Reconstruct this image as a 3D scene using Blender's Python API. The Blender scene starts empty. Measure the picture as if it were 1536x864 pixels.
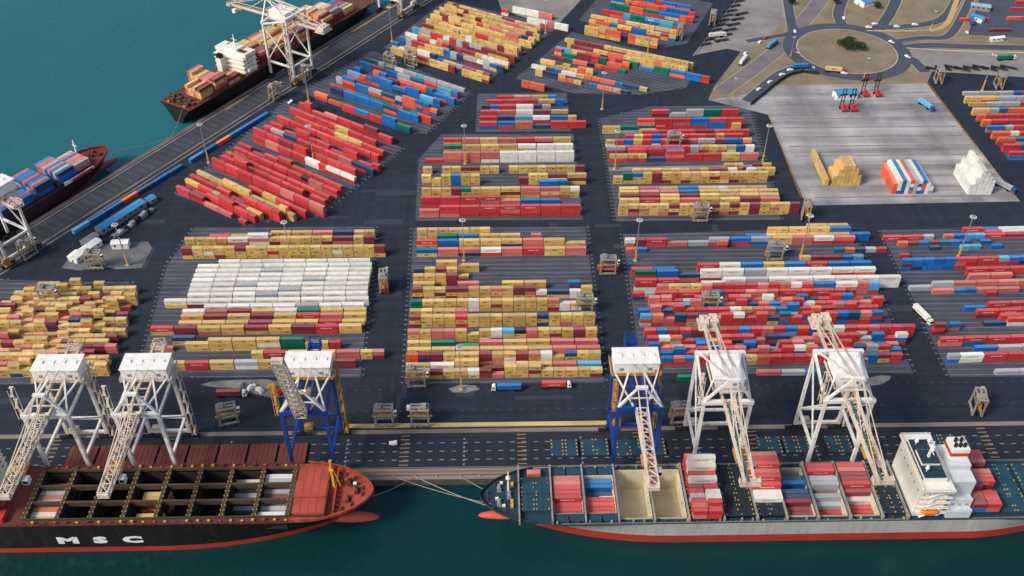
import bpy, bmesh, math, random, re
import numpy as np
from mathutils import Vector, Matrix

random.seed(11)
R = random.Random(5)
PI = math.pi
sc = bpy.context.scene
COL = sc.collection

# ------------------------------------------------------------------ camera
H, F, TH, PS = 356.0, 1449.0, math.radians(40.1), math.radians(1.0)
_s, _c = math.sin, math.cos
FW = Vector((_s(PS)*_c(TH), _c(PS)*_c(TH), -_s(TH)))
RT = Vector((_c(PS), -_s(PS), 0))
UP = Vector((_s(PS)*_s(TH), _c(PS)*_s(TH), _c(TH)))

def G(px, py, z=0.0):
    """ground survey: photograph pixel -> point of the horizontal plane at height z"""
    d = FW + RT*((px-768)/F) + UP*((432-py)/F)
    t = (z-H)/d.z
    return Vector((d.x*t, d.y*t, z))

cam = bpy.data.cameras.new('camera')
cam.sensor_width = 36.0
cam.lens = 36.0*F/1536.0
cam.clip_start = 1.0
cam.clip_end = 8000.0
co = bpy.data.objects.new('camera', cam)
COL.objects.link(co)
co.location = (0, 0, H)
co.rotation_euler = (PI/2-TH, 0, -PS)
sc.camera = co

# ------------------------------------------------------------------ light
w = bpy.data.worlds.new('World'); sc.world = w; w.use_nodes = True
nt = w.node_tree; nt.nodes.clear()
SUN_EL, SUN_AZ = math.radians(42), math.radians(241)
sky = nt.nodes.new('ShaderNodeTexSky'); sky.sky_type = 'NISHITA'; sky.sun_disc = False
sky.sun_elevation = SUN_EL; sky.sun_rotation = SUN_AZ
sky.air_density = 1.0; sky.dust_density = 2.5; sky.ozone_density = 1.0
bg = nt.nodes.new('ShaderNodeBackground'); bg.inputs[1].default_value = 0.13
wo = nt.nodes.new('ShaderNodeOutputWorld')
nt.links.new(sky.outputs[0], bg.inputs[0]); nt.links.new(bg.outputs[0], wo.inputs[0])
sl = bpy.data.lights.new('sun', 'SUN'); sl.energy = 2.3; sl.angle = math.radians(15); sl.color = (1.0, 0.93, 0.83)
so = bpy.data.objects.new('sun', sl); COL.objects.link(so)
sd = Vector((_s(SUN_AZ)*_c(SUN_EL), _c(SUN_AZ)*_c(SUN_EL), _s(SUN_EL)))
so.rotation_euler = sd.to_track_quat('Z', 'Y').to_euler()
so.location = (-300, -100, 500)
vs = sc.view_settings
vs.view_transform = 'Standard'; vs.look = 'None'; vs.gamma = 1.0; vs.use_curve_mapping = False; vs.exposure = 0.24

# ------------------------------------------------------------------ materials
def lin(c):
    return tuple(((v/255)/12.92 if v/255 <= 0.04045 else ((v/255+0.055)/1.055)**2.4) for v in c)

MATS = {}
def mat(name, rgb, rough=0.6, var=0.12, scale=0.25, metal=0.0, spec=0.4, dirt=None, dscale=0.06, damt=0.4, bump=0.0, bscale=1.0,
        stretch=(1, 1, 1), randv=0.0):
    if name in MATS: return MATS[name]
    m = bpy.data.materials.new(name); m.use_nodes = True
    t = m.node_tree; N = t.nodes; L = t.links
    b = N['Principled BSDF']
    b.inputs['Roughness'].default_value = rough; b.inputs['Metallic'].default_value = metal
    b.inputs['Specular IOR Level'].default_value = spec
    col = (*lin(rgb), 1)
    tc = N.new('ShaderNodeTexCoord'); mp = N.new('ShaderNodeMapping'); mp.inputs['Scale'].default_value = stretch
    L.new(tc.outputs['Object'], mp.inputs[0])
    n1 = N.new('ShaderNodeTexNoise'); n1.inputs['Scale'].default_value = scale; n1.inputs['Detail'].default_value = 5
    L.new(mp.outputs[0], n1.inputs[0])
    mr = N.new('ShaderNodeMapRange'); mr.inputs[1].default_value = 0.3; mr.inputs[2].default_value = 0.7
    mr.inputs[3].default_value = 1-var; mr.inputs[4].default_value = 1+var
    L.new(n1.outputs[0], mr.inputs[0])
    hsv = N.new('ShaderNodeHueSaturation'); hsv.inputs['Color'].default_value = col
    val = mr.outputs[0]
    if randv:
        oi = N.new('ShaderNodeObjectInfo'); m2 = N.new('ShaderNodeMapRange')
        m2.inputs[3].default_value = 1-randv; m2.inputs[4].default_value = 1+randv
        L.new(oi.outputs['Random'], m2.inputs[0])
        mm = N.new('ShaderNodeMath'); mm.operation = 'MULTIPLY'
        L.new(val, mm.inputs[0]); L.new(m2.outputs[0], mm.inputs[1]); val = mm.outputs[0]
    L.new(val, hsv.inputs['Value'])
    out = hsv.outputs[0]
    if dirt:
        n2 = N.new('ShaderNodeTexNoise'); n2.inputs['Scale'].default_value = dscale; n2.inputs['Detail'].default_value = 6
        n2.inputs['Roughness'].default_value = 0.65
        L.new(mp.outputs[0], n2.inputs[0])
        r2 = N.new('ShaderNodeMapRange'); r2.inputs[1].default_value = 0.48; r2.inputs[2].default_value = 0.72
        r2.inputs[3].default_value = 0; r2.inputs[4].default_value = damt
        L.new(n2.outputs[0], r2.inputs[0])
        mx = N.new('ShaderNodeMix'); mx.data_type = 'RGBA'
        L.new(r2.outputs[0], mx.inputs[0]); L.new(out, mx.inputs[6]); mx.inputs[7].default_value = (*lin(dirt), 1)
        out = mx.outputs[2]
    L.new(out, b.inputs['Base Color'])
    if bump:
        n3 = N.new('ShaderNodeTexNoise'); n3.inputs['Scale'].default_value = bscale; n3.inputs['Detail'].default_value = 3
        L.new(mp.outputs[0], n3.inputs[0])
        bp = N.new('ShaderNodeBump'); bp.inputs['Strength'].default_value = bump; bp.inputs['Distance'].default_value = 0.5
        L.new(n3.outputs[0], bp.inputs['Height']); L.new(bp.outputs[0], b.inputs['Normal'])
    MATS[name] = m
    return m

PAINT = dict(y=(214, 175, 104), r=(197, 60, 62), p=(204, 112, 102), m=(130, 52, 58), o=(222, 100, 68), b=(26, 104, 174), n=(38, 64, 104),
             w=(232, 228, 216), e=(168, 171, 175), g=(14, 104, 82), c=(86, 168, 208), k=(34, 37, 44))
CNAME = dict(y='mustard', r='red', p='salmon', m='maroon', o='orange', b='blue', n='navy', w='white', e='grey', g='green', c='sky-blue', k='black')

M_white = mat('white_crane_paint', (232, 229, 222), 0.5, 0.06, 0.15, dirt=(146, 108, 78), dscale=0.3, damt=0.6)
M_cream = mat('weathered_cream_paint', (216, 200, 180), 0.55, 0.08, 0.2, dirt=(138, 96, 66), dscale=0.25, damt=0.6)
M_house = mat('white_house_paint', (240, 237, 230), 0.5, 0.03, 0.1, dirt=(186, 164, 140), dscale=0.25, damt=0.45)
M_cblue = mat('blue_crane_paint', (22, 66, 138), 0.5, 0.12, 0.2, dirt=(20, 38, 70), dscale=0.15, damt=0.5)
M_ochre = mat('ochre_walkway_paint', (188, 140, 62), 0.6, 0.15, 0.3, dirt=(92, 66, 40), dscale=0.3, damt=0.5)
M_redp = mat('red_paint', (196, 52, 46), 0.55, 0.1, 0.3)
M_pinkp = mat('faded_red_white_paint', (224, 204, 194), 0.55, 0.1, 0.3, dirt=(172, 74, 64), dscale=0.25, damt=0.95)
M_dark = mat('dark_machinery', (40, 40, 42), 0.7, 0.2, 0.4)
M_black = mat('black_rubber', (20, 20, 21), 0.8, 0.1, 0.4)
M_steel = mat('galvanised_steel', (150, 152, 155), 0.45, 0.1, 0.3, metal=0.2)
M_glass = mat('dark_window_glass', (28, 36, 44), 0.12, 0.05, 0.3, spec=0.6)
M_rope = mat('mooring_rope', (158, 150, 132), 0.9, 0.1, 0.6)
M_green = mat('green_walkway', (60, 104, 84), 0.6, 0.12, 0.3)
M_strad = mat('straddle_beige_paint', (160, 152, 140), .6, .12, .4, dirt=(70, 62, 54), dscale=.4, damt=.9)
M_yel = mat('yellow_paint', (226, 168, 52), 0.55, 0.12, 0.3)
M_orange = mat('orange_paint', (222, 120, 40), 0.5, 0.1, 0.3)

# ------------------------------------------------------------------ mesh builder
class MB:
    def __init__(s): s.v = []; s.f = []; s.m = []
    def add(s, vs_, fs_, mi=0):
        o = len(s.v); s.v += [tuple(p) for p in vs_]
        for f in fs_: s.f.append(tuple(i+o for i in f)); s.m.append(mi)
    def hexa(s, p, mi=0):
        s.add(p, [(0, 3, 2, 1), (4, 5, 6, 7), (0, 1, 5, 4), (1, 2, 6, 5), (2, 3, 7, 6), (3, 0, 4, 7)], mi)
    def box(s, x0, x1, y0, y1, z0, z1, mi=0):
        s.hexa([(x0, y0, z0), (x1, y0, z0), (x1, y1, z0), (x0, y1, z0), (x0, y0, z1), (x1, y0, z1), (x1, y1, z1), (x0, y1, z1)], mi)
    def cbox(s, cx, cy, z0, lx, ly, h, a=0.0, mi=0):
        c_, s_ = _c(a), _s(a)
        q = [(-lx/2, -ly/2), (lx/2, -ly/2), (lx/2, ly/2), (-lx/2, ly/2)]
        q = [(cx+x*c_-y*s_, cy+x*s_+y*c_) for x, y in q]
        s.hexa([(x, y, z0) for x, y in q]+[(x, y, z0+h) for x, y in q], mi)
    def bar(s, p0, p1, w_=0.5, h_=None, mi=0, up=(0, 0, 1)):
        h_ = h_ or w_
        p0, p1 = Vector(p0), Vector(p1); d = (p1-p0)
        if d.length < 1e-6: return
        d.normalize(); u = Vector(up)
        if abs(d.dot(u)) > 0.98: u = Vector((0, 1, 0))
        a = d.cross(u).normalized()*(w_/2); b = a.cross(d).normalized()*(h_/2)
        s.hexa([p0-a-b, p0+a-b, p0+a+b, p0-a+b, p1-a-b, p1+a-b, p1+a+b, p1-a+b], mi)
    def taper(s, p0, p1, w0, w1, mi=0):
        p0, p1 = Vector(p0), Vector(p1); d = (p1-p0).normalized(); u = Vector((0, 0, 1))
        if abs(d.dot(u)) > 0.98: u = Vector((0, 1, 0))
        a = d.cross(u).normalized(); b = a.cross(d).normalized()
        s.hexa([p0-a*w0/2-b*w0/2, p0+a*w0/2-b*w0/2, p0+a*w0/2+b*w0/2, p0-a*w0/2+b*w0/2,
                p1-a*w1/2-b*w1/2, p1+a*w1/2-b*w1/2, p1+a*w1/2+b*w1/2, p1-a*w1/2+b*w1/2], mi)
    def tube(s, p0, p1, r0, r1=None, n=10, mi=0):
        r1 = r0 if r1 is None else r1
        p0, p1 = Vector(p0), Vector(p1); d = (p1-p0).normalized(); u = Vector((0, 0, 1))
        if abs(d.dot(u)) > 0.98: u = Vector((1, 0, 0))
        a = d.cross(u).normalized(); b = a.cross(d).normalized()
        A = [p0+(a*_c(2*PI*i/n)+b*_s(2*PI*i/n))*r0 for i in range(n)]
        B = [p1+(a*_c(2*PI*i/n)+b*_s(2*PI*i/n))*r1 for i in range(n)]
        s.add(A+B, [(i, (i+1) % n, n+(i+1) % n, n+i) for i in range(n)]+[tuple(range(n-1, -1, -1)), tuple(range(n, 2*n))], mi)
    def prism(s, poly, z0, z1, mi=0):
        n = len(poly)
        s.add([(p[0], p[1], z0) for p in poly]+[(p[0], p[1], z1) for p in poly],
              [tuple(range(n-1, -1, -1)), tuple(range(n, 2*n))]+[(i, (i+1) % n, n+(i+1) % n, n+i) for i in range(n)], mi)
    def flat(s, poly, z, mi=0):
        s.add([(p[0], p[1], z) for p in poly], [tuple(range(len(poly)))], mi)
    def build(s, name, mats, parent=None, smooth=False, fix=True):
        me = bpy.data.meshes.new(name)
        me.from_pydata(s.v, [], s.f)
        if not isinstance(mats, (list, tuple)): mats = [mats]
        for m in mats: me.materials.append(m)
        if len(mats) > 1: me.polygons.foreach_set('material_index', s.m)
        if smooth: me.polygons.foreach_set('use_smooth', [True]*len(me.polygons))
        me.update()
        if fix and len(s.f) < 60000:
            bm = bmesh.new(); bm.from_mesh(me); bmesh.ops.recalc_face_normals(bm, faces=bm.faces); bm.to_mesh(me); bm.free()
        o = bpy.data.objects.new(name, me); COL.objects.link(o)
        if parent: o.parent = parent
        return o

def tag(o, label=None, cat=None, group=None, kind=None):
    if label: o['label'] = label
    if cat: o['category'] = cat
    if group: o['group'] = group
    if kind: o['kind'] = kind
    return o
def empty(name, loc, rz=0.0):
    e = bpy.data.objects.new(name, None); COL.objects.link(e); e.empty_display_size = 1
    e.location = loc; e.rotation_euler = (0, 0, rz); return e
def each(name, m, parent, boxes):
    """one small part per box"""
    for b_ in boxes:
        q = MB(); q.box(*b_); q.build(name, m, parent, fix=False)
def kids(o): return [c for c in bpy.data.objects if c.parent == o]
def copy_tree(o, parent=None, table=None):
    if table is None:
        table = {}
        for c in bpy.data.objects:
            if c.parent: table.setdefault(c.parent, []).append(c)
    n = o.copy(); COL.objects.link(n)
    if parent: n.parent = parent
    for ch in table.get(o, []): copy_tree(ch, n, table)
    return n
ORD = ['first', 'second', 'third', 'fourth', 'fifth', 'sixth', 'seventh', 'eighth', 'ninth', 'tenth', 'eleventh', 'twelfth', 'thirteenth',
       'fourteenth', 'fifteenth', 'sixteenth', 'seventeenth', 'eighteenth', 'nineteenth', 'twentieth', 'twenty-first', 'twenty-second',
       'twenty-third', 'twenty-fourth', 'twenty-fifth', 'twenty-sixth', 'twenty-seventh', 'twenty-eighth', 'twenty-ninth', 'thirtieth']
# ------------------------------------------------------------------ the setting: water, quays, yard, roads
QY = 285.6                       # front quay edge
WZ = -4.0                        # water level
P1 = Vector((-282.3, 504.4, 0)); PA = math.radians(58.4)
PU = Vector((_c(PA), _s(PA), 0)); PN = Vector((-_s(PA), _c(PA), 0))     # along the far pier / out over its water
def pier(s_, n_, z=0.0):
    return P1 + PU*s_ + PN*n_ + Vector((0, 0, z))

m_asph = mat('yard_asphalt', (40, 47, 59), 0.85, 0.14, 0.02, spec=0.25, dirt=(34, 39, 49), dscale=0.012, damt=0.55)
def streaky(m, amount=0.16, sc_=(0.012, 0.35, 1), rot=0.0):
    """tyre-polished lanes along X"""
    t = m.node_tree; N = t.nodes; L = t.links; b = N['Principled BSDF']
    src = b.inputs['Base Color'].links[0].from_socket
    tc = N.new('ShaderNodeTexCoord'); mp = N.new('ShaderNodeMapping'); mp.inputs['Scale'].default_value = sc_; mp.inputs['Rotation'].default_value = (0, 0, rot)
    L.new(tc.outputs['Object'], mp.inputs[0])
    n = N.new('ShaderNodeTexNoise'); n.inputs['Scale'].default_value = 1.0; n.inputs['Detail'].default_value = 4
    L.new(mp.outputs[0], n.inputs[0])
    mr = N.new('ShaderNodeMapRange'); mr.inputs[1].default_value = 0.3; mr.inputs[2].default_value = 0.7
    mr.inputs[3].default_value = 1-amount; mr.inputs[4].default_value = 1+amount
    L.new(n.outputs[0], mr.inputs[0])
    h = N.new('ShaderNodeHueSaturation'); L.new(src, h.inputs['Color']); L.new(mr.outputs[0], h.inputs['Value'])
    L.new(h.outputs[0], b.inputs['Base Color'])
streaky(m_asph, .2); streaky(m_asph, .14, (.3, .009, 1)); streaky(m_asph, .12, (.11, .13, 1), .5)
m_slot = mat('stacking_bay_paving', (76, 79, 89), 0.85, 0.12, 0.05, spec=0.25, dirt=(60, 64, 73), dscale=0.04, damt=0.7)
streaky(m_slot, 0.22)
m_line = mat('worn_grey_line_paint', (112, 114, 121), 0.8, 0.2, 0.1, dirt=(70, 73, 82), dscale=0.08, damt=0.98)
m_wline = mat('white_line_paint', (128, 133, 141), 0.8, 0.15, 0.1, dirt=(90, 94, 100), dscale=0.1, damt=0.7)
m_conc = mat('pale_concrete', (160, 156, 154), 0.9, 0.1, 0.03, spec=0.2, dirt=(104, 102, 106), dscale=0.02, damt=0.75)
streaky(m_conc, .42, (0.005, .085, 1)); streaky(m_conc, .3, (.045, .006, 1), .3)
m_quayc = mat('quay_concrete', (142, 128, 116), 0.9, 0.15, 0.08, spec=0.2, dirt=(92, 84, 80), dscale=0.05, damt=0.8, stretch=(0.3, 1, 1))
m_wall = mat('quay_wall_concrete', (96, 88, 80), 0.9, 0.2, 0.1, dirt=(30, 34, 32), dscale=0.1, damt=0.9)
m_apron = mat('quay_apron_asphalt', (40, 45, 56), 0.85, 0.14, 0.05, spec=0.25, dirt=(40, 44, 54), dscale=0.03, damt=0.6, stretch=(0.25, 1, 1))
m_pier = mat('pier_apron', (64, 66, 73), 0.85, 0.15, 0.05, spec=0.25, dirt=(54, 56, 62), dscale=0.04, damt=0.8)
m_grass = mat('dry_grass_earth', (137, 122, 102), 0.95, 0.14, 0.06, spec=0.1, dirt=(104, 106, 76), dscale=0.05, damt=0.85)
m_road = mat('road_asphalt', (76, 81, 94), 0.85, 0.1, 0.05, spec=0.25, dirt=(68, 72, 84), dscale=0.03, damt=0.6)
m_lot = mat('grey_gravel_lot', (142, 136, 132), 0.95, 0.14, 0.05, spec=0.1, dirt=(104, 100, 102), dscale=0.03, damt=0.8)
m_kerb = mat('pale_kerb', (176, 166, 150), 0.85, 0.12, 0.1)
m_ykerb = mat('yellow_barrier_paint', (206, 182, 118), 0.8, 0.15, 0.15, dirt=(130, 116, 88), dscale=0.1, damt=0.7, stretch=(0.2, 1, 1))
m_oline = mat('orange_yellow_line', (158, 126, 72), 0.8, 0.15, 0.1)

# water
mw = bpy.data.materials.new('harbour_water'); mw.use_nodes = True
t = mw.node_tree; N = t.nodes; L = t.links; b = N['Principled BSDF']
b.inputs['Roughness'].default_value = 0.16; b.inputs['IOR'].default_value = 1.333; b.inputs['Specular IOR Level'].default_value = 0.5
tc = N.new('ShaderNodeTexCoord')
n1 = N.new('ShaderNodeTexNoise'); n1.inputs['Scale'].default_value = 0.006; n1.inputs['Detail'].default_value = 4
L.new(tc.outputs['Object'], n1.inputs[0])
mr = N.new('ShaderNodeMapRange'); mr.inputs[1].default_value = 0.3; mr.inputs[2].default_value = 0.7
L.new(n1.outputs[0], mr.inputs[0])
mx = N.new('ShaderNodeMix'); mx.data_type = 'RGBA'
def wmix(c0, c1):
    m_ = N.new('ShaderNodeMix'); m_.data_type = 'RGBA'; m_.inputs[6].default_value = (*lin(c0), 1); m_.inputs[7].default_value = (*lin(c1), 1)
    L.new(mr.outputs[0], m_.inputs[0]); return m_.outputs[2]
front_, back_ = wmix((9, 46, 48), (13, 56, 58)), wmix((26, 90, 97), (33, 102, 109))     # base colour darkened for hull shade in front dock, lightened for sky reflection behind
sx_ = N.new('ShaderNodeSeparateXYZ'); L.new(tc.outputs['Object'], sx_.inputs[0])
yr = N.new('ShaderNodeMapRange'); yr.inputs[1].default_value = 300; yr.inputs[2].default_value = 420; L.new(sx_.outputs[1], yr.inputs[0])
L.new(yr.outputs[0], mx.inputs[0]); L.new(front_, mx.inputs[6]); L.new(back_, mx.inputs[7]); L.new(mx.outputs[2], b.inputs['Base Color'])
n2 = N.new('ShaderNodeTexNoise'); n2.inputs['Scale'].default_value = 0.22; n2.inputs['Detail'].default_value = 4
L.new(tc.outputs['Object'], n2.inputs[0])
bp = N.new('ShaderNodeBump'); bp.inputs['Strength'].default_value = 0.5; bp.inputs['Distance'].default_value = 0.7
L.new(n2.outputs[0], bp.inputs['Height']); L.new(bp.outputs[0], b.inputs['Normal'])
q = MB(); q.flat([(-3000, -1500), (3000, -1500), (3000, 4500), (-3000, 4500)], WZ)
tag(q.build('water', mw), 'teal harbour water around the quays', kind='structure')

# the land: one slab with quay walls
pe0, pe1 = pier(-245, 0), pier(1500, 0)
land = [(pe0.x, QY), (1600, QY), (1600, 2600), (pe1.x, 2600), (pe1.x, pe1.y), (pe0.x, pe0.y)]
q = MB(); q.prism(land, -9.0, 0.0, 1)
q.m[1] = 0
tag(q.build('ground', [m_asph, m_wall]), 'dark asphalt container yard', kind='structure')

def sheet(name, pts, lvl, m, lab, px=True):
    q = MB(); q.flat([G(*p)[:2] for p in pts] if px else [tuple(p)[:2] for p in pts], 0.012*lvl)
    return tag(q.build(name, m), lab, kind='structure')
def strip_poly(pts, wd):
    L_, R_ = [], []
    for i, p in enumerate(pts):
        a = pts[max(i-1, 0)]; b2 = pts[min(i+1, len(pts)-1)]
        d = (Vector(b2[:2])-Vector(a[:2])).normalized(); n = Vector((-d.y, d.x))*wd/2
        L_.append((p[0]+n.x, p[1]+n.y)); R_.append((p[0]-n.x, p[1]-n.y))
    return L_, R_
def ribbon(q, pts, wd, lvl, mi=0):
    L_, R_ = strip_poly(pts, wd); z = 0.012*lvl
    for i in range(len(pts)-1):
        q.add([(*R_[i], z), (*R_[i+1], z), (*L_[i+1], z), (*L_[i], z)], [(0, 1, 2, 3)], mi)
def smooth(pts, k=2):
    pts = [Vector(p[:2]) for p in pts]
    for _ in range(k):
        o = [pts[0]]
        for a, b2 in zip(pts, pts[1:]): o += [a*.75+b2*.25, a*.25+b2*.75]
        pts = o+[pts[-1]]
    return pts

# front quay apron
XL, XR = -410.0, 700.0
sheet('quay_apron', [(XL, QY+7.5), (XR, QY+7.5), (XR, QY+27), (XL, QY+27)], 1, m_apron, 'dark crane apron along the front quay', False)
q = MB()
q.flat([(XL, QY+0.9), (XR, QY+0.9), (XR, QY+7.4), (XL, QY+7.4)], 0.012)
q.box(XL, XR, QY+0.05, QY+0.8, 0.0, 0.35)
q.flat([(XL, QY+28.4), (XR, QY+28.4), (XR, QY+31), (XL, QY+31)], 0.012)
tag(q.build('quay_edge', m_quayc), 'worn concrete coping and crane rail strips of the front quay', kind='structure')
q = MB()
for y in (QY+4.2, QY+4.9, QY+27.3, QY+28.1):
    q.box(XL, XR, y, y+0.16, 0.016, 0.10)
for y in (QY+2.4, QY+6.6):
    q.flat([(XL, y), (XR, y), (XR, y+0.5), (XL, y+0.5)], 0.024)
tag(q.build('crane_rail', mat('dark_rail_steel', (70, 58, 50), 0.6, 0.2, 0.3)), 'steel crane rails along the front quay', kind='structure')
q = MB()
for k in range(3):
    y = QY+11.5+k*5.2
    x = XL
    while x < XR:
        q.flat([(x, y), (x+2.2, y), (x+2.2, y+0.55), (x, y+0.55)], 0.024); x += 5.6
for x0 in [XL+i*56.0 for i in range(24)]:
    for k in range(7):
        q.flat([(x0, QY+8.2+k*2.6), (x0+0.9, QY+8.2+k*2.6), (x0+0.9, QY+9.4+k*2.6), (x0, QY+9.4+k*2.6)], 0.036)
tag(q.build('lane_markings', m_wline), 'rows of white lane dashes on the quay apron', kind='structure')
q = MB()
for x0 in [XL+28+i*56.0 for i in range(24)]:
    for k in range(4):
        y = QY+8.5+k*5.2
        q.flat([(x0-2.2, y), (x0+2.2, y), (x0+2.2, y+0.5), (x0-2.2, y+0.5)], 0.024)
        q.flat([(x0-2.2, y+2.4), (x0+2.2, y+2.4), (x0+2.2, y+2.9), (x0-2.2, y+2.9)], 0.024)
tag(q.build('hatch_markings', m_oline), 'yellow hatch marks across the quay apron', kind='structure')
q = MB(); q.box(G(520, 652).x, G(915, 650).x, QY+32.1, QY+34.6, 0.0, 0.45)
tag(q.build('crane_barrier', m_ykerb), 'long pale yellow painted barrier kerb behind the landside crane rail', 'barrier')
# mooring bollards on the coping
bo = MB(); bo.tube((0, 0, 0), (0, 0, 0.55), 0.28, 0.22); bo.tube((0, 0, 0.55), (0, 0, 0.8), 0.42, 0.36); bo.tube((0, 0, 0.0), (0, 0, 0.06), 0.5, 0.5)
bm0 = bo.build('bollard', M_ochre); first = True
for i, px in enumerate((590, 622, 655, 690, 720)):
    o = bm0 if first else bm0.copy()
    if not first: COL.objects.link(o)
    first = False
    o.location = (G(px, 720).x, QY+1.8, 0.0)
    tag(o, f'ochre mooring bollard, {ORD[i]} from the left on the quay edge between the two bows', 'bollard', 'mooring bollards on the quay edge')

q = MB()
for yo in (43, 58):
    x = XL
    while x < XR: q.flat([(x, QY+yo), (x+1.8, QY+yo), (x+1.8, QY+yo+.35), (x, QY+yo+.35)], 0.012); x += 6.0
tag(q.build('lane_markings', mat('faded_grey_paint', (82, 86, 94), .85, .2, .1, dirt=(50, 56, 66), dscale=.1, damt=.9)), 'faint grey lane dashes on the traffic apron', kind='structure')
# far pier apron
sheet('pier_apron', [pier(-245, -1.6), pier(1500, -1.6), pier(1500, -25), pier(-245, -25)], 1, m_pier, 'grey rail apron along the far pier', False)
q = MB()
for n_ in (-1.2, -4.0, -22.5, -26.5):
    q.flat([pier(-245, n_)[:2], pier(-245, n_-1.0)[:2], pier(1500, n_-1.0)[:2], pier(1500, n_)[:2]], 0.03)
for n_ in (-0.1,):
    q.prism([pier(-245, n_)[:2], pier(-245, n_-0.7)[:2], pier(1500, n_-0.7)[:2], pier(1500, n_)[:2]], 0.0, 0.35)
tag(q.build('pier_edge', m_quayc), 'pale coping and rail strips of the far pier', kind='structure')
q = MB()
for n_ in (-8, -10.5, -13, -15.5, -18):
    s_ = -300
    while s_ < 420:
        a, b2 = pier(s_, n_), pier(s_+3, n_); c2, d2 = pier(s_+3, n_-0.35), pier(s_, n_-0.35)
        q.flat([a[:2], d2[:2], c2[:2], b2[:2]], 0.03); s_ += 6.2
tag(q.build('pier_markings', m_line), 'rows of grey dashes on the far pier', kind='structure')
q = MB()
for s0, s1 in ((238, 268), (300, 362), (150, 176)):
    q.flat([pier(s0, -5.2)[:2], pier(s0, -6.6)[:2], pier(s1, -6.6)[:2], pier(s1, -5.2)[:2]], 0.036)
tag(q.build('pier_yellow_line', m_oline), 'yellow safety line on the far pier beside the docked ship', kind='structure')

m_tick = mat('faded_tick_paint', (112, 117, 125), .85, .2, .1, dirt=(56, 62, 73), dscale=.12, damt=.95)
# stacking bays: paving with slot lines
BAYS = {
 'C': [(620, 341), (879, 341), (907, 574), (606, 576)], 'L2': [(250, 398), (292, 341), (563, 340), (541, 566), (205, 566)],
 'L1': [(-60, 418), (196, 424), (136, 577), (-120, 577)], 'R1': [(934, 352), (1150, 345), (1275, 336), (1370, 560), (962, 560)],
 'R2': [(1320, 345), (1700, 335), (1760, 562), (1425, 566)], 'UC': [(662, 201), (860, 200), (875, 330), (623, 331), (627, 240)],
 'UM': [(716, 140), (850, 139), (857, 197), (713, 198)], 'UR': [(900, 178), (975, 160), (1124, 158), (1172, 330), (924, 332)],
 'D1': [(262, 292), (430, 150), (604, 222), (480, 322), (388, 334)], 'D2': [(452, 138), (560, 76), (706, 138), (640, 200), (612, 200)],
 'D3': [(575, 72), (668, 0), (838, 40), (745, 112), (728, 124)], 'D4': [(772, 118), (858, 48), (1044, 98), (1030, 132), (960, 142), (860, 140)],
 'D5': [(868, 30), (915, -25), (1070, 5), (1030, 66), (990, 72)], 'FR': [(1443, 138), (1640, 134), (1700, 240), (1512, 240)]}
for k, pts in BAYS.items():
    gp = [G(*p) for p in pts]
    sheet('bay_paving', pts, 1, m_slot, 'grey paved stacking bay')
    ang = 0.0
    if k[0] == 'D': ang = math.radians(-33 if k in ('D4', 'D5') else -30)
    q = MB(); u = Vector((_c(ang), _s(ang))); n = Vector((-u.y, u.x))
    pp = [(Vector(g[:2]).dot(u), Vector(g[:2]).dot(n)) for g in gp]
    lo, hi = min(p[1] for p in pp), max(p[1] for p in pp); v = lo+1.5
    while v < hi-0.5:
        xs = []
        for (a0, b0), (a1, b1) in zip(pp, pp[1:]+pp[:1]):
            if (b0-v)*(b1-v) < 0: xs.append(a0+(a1-a0)*(v-b0)/(b1-b0))
        if len(xs) >= 2:
            x0, x1 = min(xs)+0.8, max(xs)-0.8
            a, b2 = u*x0+n*v, u*x1+n*v; c2, d2 = u*x1+n*(v+0.5), u*x0+n*(v+0.5)
            q.flat([a, b2, c2, d2], 0.024)
            if k in ('C', 'L2', 'L1', 'R1', 'R2', 'D1', 'D2', 'UR'):
                for xx in (x0-2.6, x1+1.4): e = u*xx+n*v; q.flat([e, e+u*1.3, e+u*1.3+n*.9, e+n*.9], 0.024, 1)
        v += 4.0
    tag(q.build('slot_lines', [m_line, m_tick]), 'worn slot lines of a stacking bay', kind='structure')

# upper right: dry ground, pad, roads, roundabout
sheet('dry_ground', [(1062, 150), (1072, 128), (1111, 78), (1092, 72), (1038, 84), (1088, 20), (1130, -40), (1700, -40), (1680, 118), (1400, 104), (1390, 126), (1166, 128), (1128, 165)], 1, m_grass, 'dry grass and earth beside the roads')
sheet('concrete_pad', [(1152, 172), (1164, 128), (1390, 125), (1530, 302), (1375, 305), (1222, 308), (1204, 296)], 2, m_conc, 'pale concrete storage pad')
sheet('pad_approach', [(1062, 150), (1130, 140), (1166, 128), (1152, 172), (1128, 166)], 3, m_conc, 'pale apron beside the storage pad')
sheet('gravel_lot', [(740, -20), (890, -20), (832, 42), (752, 14)], 1, m_lot, 'grey gravel lot behind the yellow stacks')
sheet('trailer_park', [(1040, 82), (1086, 22), (1128, -30), (1222, -30), (1160, 50), (1122, 80), (1092, 73)], 2, m_lot, 'grey trailer park beside the road')
sheet('goods_yard', [(1452, 52), (1478, -30), (1720, -30), (1700, 66)], 2, m_road, 'grey goods yard at the upper right')
sheet('trailer_apron', [(1340, 76), (1420, 74), (1700, 82), (1720, 128), (1385, 106)], 2, m_lot, 'pale gravel apron with parked trailers')
rc = G(1270, 76); RC = Vector((rc.x, rc.y))
RAD = 39.5
q = MB()
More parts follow.
